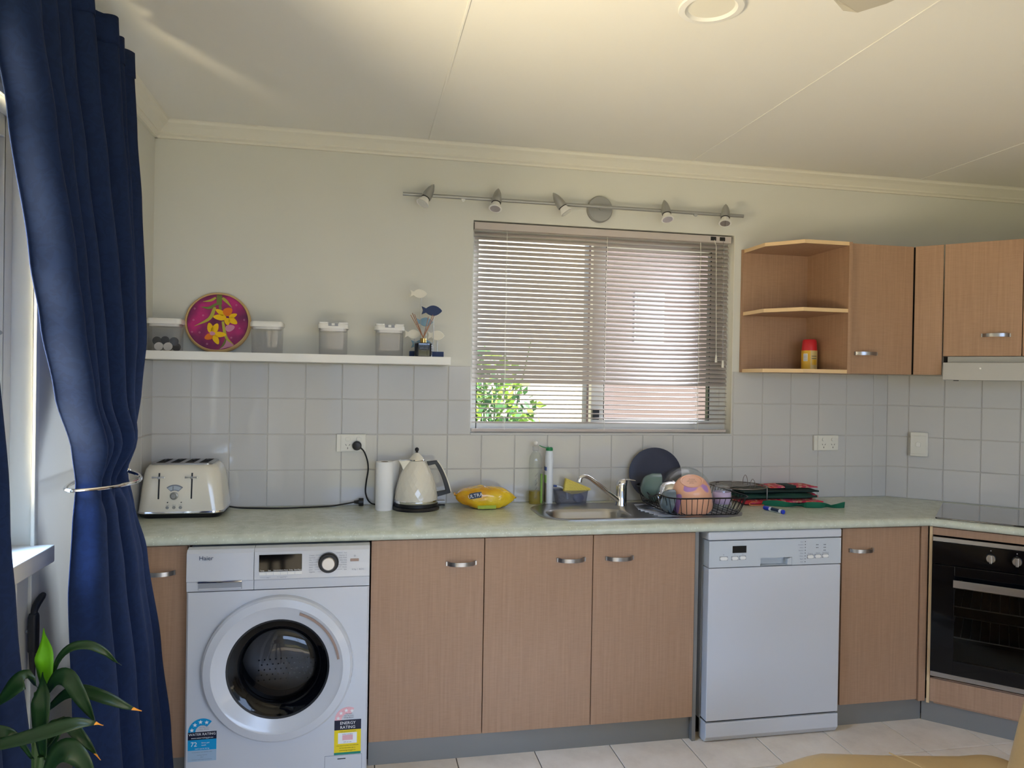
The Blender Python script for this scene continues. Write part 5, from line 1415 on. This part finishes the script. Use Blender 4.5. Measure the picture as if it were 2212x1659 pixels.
# ================================================================== curtains
def interp(tab, z):
    for (z0, *a), (z1, *b) in zip(tab[:-1], tab[1:]):
        if z0 >= z >= z1:
            t = (z0 - z) / (z0 - z1); t = t * t * (3 - 2 * t) * .5 + t * .5
            return [p + (q - p) * t for p, q in zip(a, b)]
    return tab[-1][1:]
def curtain(name, label, tab, folds, low, seed, nu=170, nv=100, ztie=1.175):
    rnd = random.Random(seed)
    k1, k2, k3 = rnd.uniform(0, 6), rnd.uniform(0, 6), rnd.uniform(0, 6)
    ztop, zbot = tab[0][0], tab[-1][0]
    def fold(u, n, k):
        uu = u + (.045 * math.sin(2 * PI * 2 * u + k) + .02 * math.sin(2 * PI * 5 * u + 2 * k)) * min(1, u * 6) * min(1, (1 - u) * 6)
        c = -math.cos(2 * PI * n * uu)
        amp = .72 + .28 * math.sin(2 * PI * 1.7 * u + k)
        return math.copysign(abs(c) ** .85, c) * amp, -math.sin(2 * PI * n * uu) * amp
    def fn(u, v):
        z = ztop + (zbot - ztop) * v
        yl, yr, xc, am = interp(tab, z)
        t = min(1, max(0, (ztie + .10 - z) / .20)); t = t * t * (3 - 2 * t)
        a, da = fold(u, folds, k1); b, db = fold(u, low, k2)
        s_, d_ = a * (1 - t) + b * t, da * (1 - t) + db * t
        x = xc + am * s_ + am * .22 * math.sin(2 * PI * 1.3 * u + 2.2 * v + k3) * min(1, u * 5)
        y = yl + (yr - yl) * u + am * .35 * d_ * min(1, u * 8) * min(1, (1 - u) * 8)
        puff = .022 * math.exp(-((z - ztie - .10) / .07) ** 2) * math.sin(PI * u)
        return (x + puff, y, z - .010 * (1 - v) * (1 - abs(s_)))
    t = thing(name, label, 'curtain', (tab[-1][3], (tab[-1][1] + tab[-1][2]) / 2, zbot))
    MB().grid(nu, nv, fn).build('fabric', 'curtain_blue', t, smooth=True, solid=.0025, ang=180)
    MB().grid(nu, 3, lambda u, v: (lambda p: (p[0] + .003, p[1], p[2]))(fn(u, .03 * v))).build('heading_tape', 'curtain_blue', t, smooth=True, solid=.003, ang=180)
    return t, fn
TAB1 = [(2.375, -1.74, -.955, .170, .034), (2.15, -1.690, -.915, .172, .036), (1.97, -1.615, -.870, .175, .036), (1.70, -1.505, -.835, .178, .040), (1.56, -1.45, -.825, .180, .040), (1.40, -1.375, -.885, .183, .040),
        (1.26, -1.275, -.955, .184, .038), (1.175, -1.255, -.985, .180, .032), (1.08, -1.285, -.940, .186, .036), (.92, -1.330, -.850, .198, .040), (.60, -1.325, -.760, .215, .046), (.30, -1.315, -.685, .225, .052), (.075, -1.31, -.660, .230, .054)]
t1, f1 = curtain('curtain', 'navy blue curtain gathered by a metal holdback beside the toaster', TAB1, 6.5, 3.5, 4)
TAB2 = [(2.375, -2.55, -1.95, .170, .030), (1.60, -2.35, -1.82, .175, .036), (1.18, -2.10, -1.735, .180, .030), (1.0, -2.12, -1.715, .185, .034), (.62, -2.18, -1.655, .195, .04), (.075, -2.22, -1.60, .20, .045)]
t2, f2 = curtain('curtain', 'second navy blue curtain at the left picture edge behind the plant', TAB2, 4.5, 3.5, 9, 90, 60)
def holdback(label, yc, half, xr, z):
    h = thing('curtain_holdback', label, 'holdback', (.0, yc + half * 3.7, z))
    ym = yc + half * 3.7
    pts = bez([(.002, ym, z + .004), (.07, ym - .06, z + .003), (.105, yc + half * .8, z + .002), (.118, yc - half * .75, z), (.150, yc - half - .022, z - .003), (xr - .02, yc - half * .75, z - .004), (xr + .020, yc, z - .003), (xr, yc + half * .66, z + .002), (xr - .045, yc + half + .006, z + .008)], 44)
    MB().tube(pts, .0048, 10).build('arm', 'chrome', h, smooth=True)
    MB().ball(tuple(pts[-1]), .010, 14, 8).build('end_ball', 'chrome', h, smooth=True)
    MB().cyl((.0005, ym, z + .004), (.008, ym, z + .004), .018, n=20).build('rose', 'chrome', h, smooth=True)
holdback('chrome arm holding back the curtain beside the toaster', -1.12, .135, .235, 1.166)
rod = thing('curtain_rod', 'curtain rod running along the left wall above the window', 'curtain rod', (.10, -1.75, 2.36))
MB().tube([(.105, -2.62, 2.36), (.105, -.93, 2.36)], .010, 12).build('pole', 'satin_grey', rod, smooth=True)
for y in (-2.58, -1.85, -.97):
    MB().cyl((.001, y, 2.36), (.105, y, 2.36), .006, n=8).build('bracket', 'satin_grey', rod)

# black hand tool on the wall under the sill
ht = thing('hand_tool', 'black hand tool with angled grip hanging under the window sill', 'tool', (.03, -1.12, .70))
MB().tube([(.03, -1.18, .665), (.03, -1.185, .745)], [.006, .0085], 10).build('shaft', 'soft_black', ht, smooth=True)
MB().rings([[(.03 + a, -1.178 + b, z) for a, b in rrect(-.010, .010, -.014 * s, .014 * s, .006, 4)] for z, s in ((.735, .5), (.742, 1.0), (.80, 1.1), (.828, 1.0), (.836, .6))]).build('grip', 'soft_black', ht, smooth=True)
MB().tube(bez([(.03, -1.178, .832), (.03, -1.170, .848), (.03, -1.145, .860), (.03, -1.12, .868)], 10), [.008, .0082, .0085, .009, .0095, .0095, .0095, .0095, .0092, .009, .007], 10).build('angled_tip', 'soft_black', ht, smooth=True)
MB().cyl((.0125, -1.178, .79), (.03, -1.178, .79), .004, n=8).build('hook', 'satin_grey', ht)

# ================================================================== plant in the foreground
st = thing('plant_stand', 'dark wooden plant stand under the leafy houseplant', 'plant stand', (.38, -2.02, FZ))
MB().lathe([(.13, .50), (.13, .515)], (.38, -2.02, 0), 'z', 32).build('top', 'dark_wood', st, bevel=.002)
for a in (.5, 2.6, 4.7):
    MB().cyl((.38 + .12 * math.cos(a), -2.02 + .12 * math.sin(a), FZ), (.38 + .08 * math.cos(a), -2.02 + .08 * math.sin(a), .50), .012, .014, 10).build('leg', 'dark_wood', st, smooth=True)
plt = thing('potted_plant', 'leafy green houseplant with yellowing leaf tips in the foreground', 'plant', (.38, -2.02, .515))
MB().lathe([(.060, .5152), (.062, .52), (.085, .645), (.090, .647), (.090, .665), (.082, .665), (.078, .63)], (.38, -2.02, 0), 'z', 32, True, False).build('pot', 'terracotta', plt, smooth=True)
MB().lathe([(.0790, .63), (.0001, .634)], (.38, -2.02, 0), 'z', 24, False, False).build('soil', 'soil', plt)
for path, r in (([(.385, -2.02, .63), (.372, -2.03, .75), (.368, -2.04, .86), (.374, -2.05, .975)], .0065), ([(.36, -2.00, .63), (.352, -1.995, .72), (.352, -1.965, .82)], .005), ([(.40, -2.05, .63), (.404, -2.09, .75), (.402, -2.105, .875)], .006), ([(.37, -2.04, .63), (.376, -2.065, .78), (.383, -2.062, .885)], .005)):
    MB().tube(bez(path, 14), r, 8).build('cane', 'stem_green', plt, smooth=True)
LEAVES = [
    ('b', 0.0322, [(0.3663, -2.0061, 0.9473), (0.3738, -2.0291, 0.9848), (0.3763, -2.0383, 1.0163), (0.3723, -2.0284, 1.0375), (0.3625, -2.0046, 1.0568)]),
    ('d', 0.0116, [(0.3818, -2.0296, 0.9703), (0.3968, -2.0476, 1.0172), (0.4196, -2.0633, 1.0439), (0.4479, -2.0731, 1.0506), (0.4703, -2.0736, 1.0393), (0.4825, -2.065, 1.0215), (0.4875, -2.0508, 1.0095)]),
    ('d', 0.0243, [(0.3886, -2.0615, 0.9797), (0.41, -2.0837, 1.0085), (0.4313, -2.0991, 1.0119), (0.4474, -2.1026, 0.9862), (0.4591, -2.094, 0.9547), (0.4632, -2.0771, 0.931)]),
    ('y', 0.0184, [(0.36, -1.9744, 0.9195), (0.393, -1.999, 0.9504), (0.4238, -2.0163, 0.9599), (0.4591, -2.0236, 0.9497), (0.4877, -2.0184, 0.9318), (0.5048, -2.004, 0.9176)]),
    ('d', 0.0315, [(0.3848, -2.0614, 0.8803), (0.3889, -2.0836, 0.9316), (0.3927, -2.093, 0.9692), (0.3906, -2.0835, 0.9921), (0.3828, -2.0601, 1.0091)]),
    ('d', 0.0282, [(0.3611, -2.0253, 0.9735), (0.359, -2.0464, 0.9941), (0.3481, -2.0531, 0.9934), (0.3229, -2.0392, 0.9679), (0.2873, -2.0106, 0.93)]),
    ('y', 0.0180, [(0.3077, -2.0965, 0.9164), (0.3531, -2.1209, 0.9338), (0.3955, -2.1407, 0.9502), (0.4283, -2.1514, 0.9623), (0.4577, -2.1532, 0.9698), (0.4789, -2.1464, 0.9657), (0.4885, -2.1331, 0.9556)]),
    ('y', 0.0195, [(0.3817, -2.0403, 0.8908), (0.4053, -2.0629, 0.9261), (0.4261, -2.0782, 0.9357), (0.4451, -2.0822, 0.9143), (0.4563, -2.0735, 0.8927), (0.462, -2.0568, 0.8699)]),
    ('d', 0.0304, [(0.4036, -2.1061, 0.8748), (0.4249, -2.1282, 0.9146), (0.4461, -2.1435, 0.9295), (0.4633, -2.1471, 0.917), (0.4763, -2.1389, 0.8856), (0.4817, -2.1223, 0.8431)]),
    ('d', 0.0161, [(0.3785, -2.0805, 0.8905), (0.3677, -2.0997, 0.9276), (0.3522, -2.1054, 0.9427), (0.3223, -2.0903, 0.94), (0.2924, -2.0627, 0.9158)]),
    ('d', 0.0299, [(0.348, -1.9522, 0.8281), (0.3634, -1.9767, 0.8686), (0.3738, -1.9877, 0.8914), (0.3824, -1.9804, 0.8984), (0.391, -1.9606, 0.8901)]),
]
def leaf(kind, wd, pts):
    N_ = 22
    A = bez(pts, N_)
    view = Vector((-.38, -.87, .30)).normalized()          # blades turn their flat side out to the room
    rows = []
    for i, p in enumerate(A):
        t = (A[min(i + 1, N_)] - A[max(i - 1, 0)]).normalized()
        s = view.cross(t)
        if s.length < .2: s = Vector((1, 0, 0)).cross(t)
        s.normalize(); nn = t.cross(s).normalized()
        if nn.dot(view) < 0: nn = -nn
        u = i / N_
        wv = wd * .5 * (math.sin(PI * min(1, u * .92 + .08)) ** .7) * (1 if u < .6 else (1 - ((u - .6) / .4) ** 1.6)) + .0006
        fold = .25 * wv
        rows.append([p + s * wv * k + nn * (-fold * (1 - abs(k))) for k in (-1, -.5, 0, .5, 1)])
    cut = N_ if kind != 'y' else N_ - 3
    def part(rs, name, mat, parent):
        mb = MB(); mb.rings(rs, False, False, closed=False)
        return mb.build(name, mat, parent, smooth=True, solid=.0006, ang=60)
    lf = part(rows[:cut + 1], 'leaf', 'leaf_bright' if kind == 'b' else 'leaf_dark', plt)
    if kind == 'y': part(rows[cut:], 'leaf_tip', 'leaf_tip', lf)
for k_, w_, p_ in LEAVES: leaf(k_, w_, p_)

# ================================================================== leather armchair at the lower right
ac = thing('leather_armchair', 'tan leather armchair with soft cushions in the foreground', 'armchair', (2.35, -2.0, FZ))
def cushion(x0, x1, y0, y1, z0, z1, name, e=.32, seed=1, sag=.012, bulge=0, lean=0, tip=0):
    rnd = random.Random(seed); ph = [rnd.uniform(0, 6) for _ in range(8)]
    hx, hy, hz = (x1 - x0) / 2, (y1 - y0) / 2, (z1 - z0) / 2
    def fn(u, v):
        a, b = 2 * PI * u, PI * (v - .5)
        sg = lambda q, k: math.copysign(abs(q) ** k, q)
        x, y, z = sg(math.cos(b), e) * sg(math.cos(a), e), sg(math.cos(b), e) * sg(math.sin(a), e), sg(math.sin(b), e)
        wr = sag * (math.sin(5 * x + ph[0] + 2 * y) * .5 + math.sin(9 * x - 4 * y + ph[1]) * .3 + .4 * math.sin(14 * x + ph[2]) * .3)
        return ((x0 + x1) / 2 + hx * x + lean * ((z0 + z1) / 2 + hz * z - .5), (y0 + y1) / 2 + hy * y, (z0 + z1) / 2 + hz * z + tip * (x0 + hx * (1 + x) - 1.87) + (wr if z > 0 else 0) + bulge * (1 - x * x) * (z > 0))
    return MB().grid(64, 32, fn).build(name, 'leather', ac, smooth=True, ang=180)
cushion(1.805, 2.53, -2.30, -1.585, .30, .540, 'seat_cushion', .27, 3, .010, .004, tip=-.07)
cushion(1.86, 2.60, -2.28, -1.62, .08, .31, 'base', .2, 5, .0)
bk = cushion(2.408, 2.74, -2.42, -1.70, .10, .93, 'backrest', .22, 8, .006, lean=.27)
MB().tube(bez([(2.17, -1.62, .520), (2.20, -1.72, .522), (2.21, -1.9, .521), (2.21, -2.15, .520)], 20), .0018, 6).build('seam', 'leather', ac, smooth=True)
for x, y in ((1.92, -1.68), (1.92, -2.2), (2.68, -1.68), (2.68, -2.3)):
    MB().cyl((x, y, FZ), (x, y, .10), .018, .024, 10).build('leg', 'dark_wood', ac, smooth=True)

# ================================================================== ceiling fittings
dl = thing('ceiling_downlight', 'round white recessed downlight in the ceiling', 'light', (1.754, -1.394, CEIL))
MB().lathe([(.088, -.0005), (.088, -.004), (.086, -.007), (.070, -.008), (.068, -.006), (.062, -.0008)], (1.754, -1.394, CEIL), 'z', 56, False, False).build('bezel', 'white_plastic', dl, smooth=True, ang=30)
MB().lathe([(.063, -.0012), (.0001, -.0022)], (1.754, -1.394, CEIL), 'z', 40, False, False).build('lens', 'trim_paint', dl, smooth=True)
fn_ = thing('ceiling_fan', 'pale ceiling fan with one blade reaching into the top of the picture', 'fan', (2.08, -2.56, CEIL))
fx, fy_ = 2.08, -2.56
MB().cyl((fx, fy_, CEIL), (fx, fy_, 2.33), .02, n=16).build('down_rod', 'fan_white', fn_, smooth=True)
MB().lathe([(.05, CEIL), (.055, CEIL - .03), (.03, CEIL - .05)], (fx, fy_, 0), 'z', 24).build('canopy', 'fan_white', fn_, smooth=True)
MB().lathe([(.05, 2.34), (.10, 2.325), (.105, 2.27), (.08, 2.235), (.0001, 2.23)], (fx, fy_, 0), 'z', 32).build('motor', 'fan_white', fn_, smooth=True)
a0 = math.atan2(-1.865 - fy_, 1.815 - fx)
for k in range(4):
    a = a0 + k * PI / 2
    d_, s_ = Vector((math.cos(a), math.sin(a), 0)), Vector((-math.sin(a), math.cos(a), 0))
    mb = MB()
    sec = []
    for r_, wd in ((.09, .035), (.16, .05), (.4, .062), (.68, .066), (.735, .052), (.748, .02)):
        c_ = Vector((fx, fy_, 2.262)) + d_ * r_
        sec.append([c_ + s_ * wd + Vector((0, 0, .010)), c_ - s_ * wd + Vector((0, 0, -.006)), c_ - s_ * wd + Vector((0, 0, -.011)), c_ + s_ * wd + Vector((0, 0, .005))])
    mb.rings(sec).build('blade', 'fan_white', fn_)
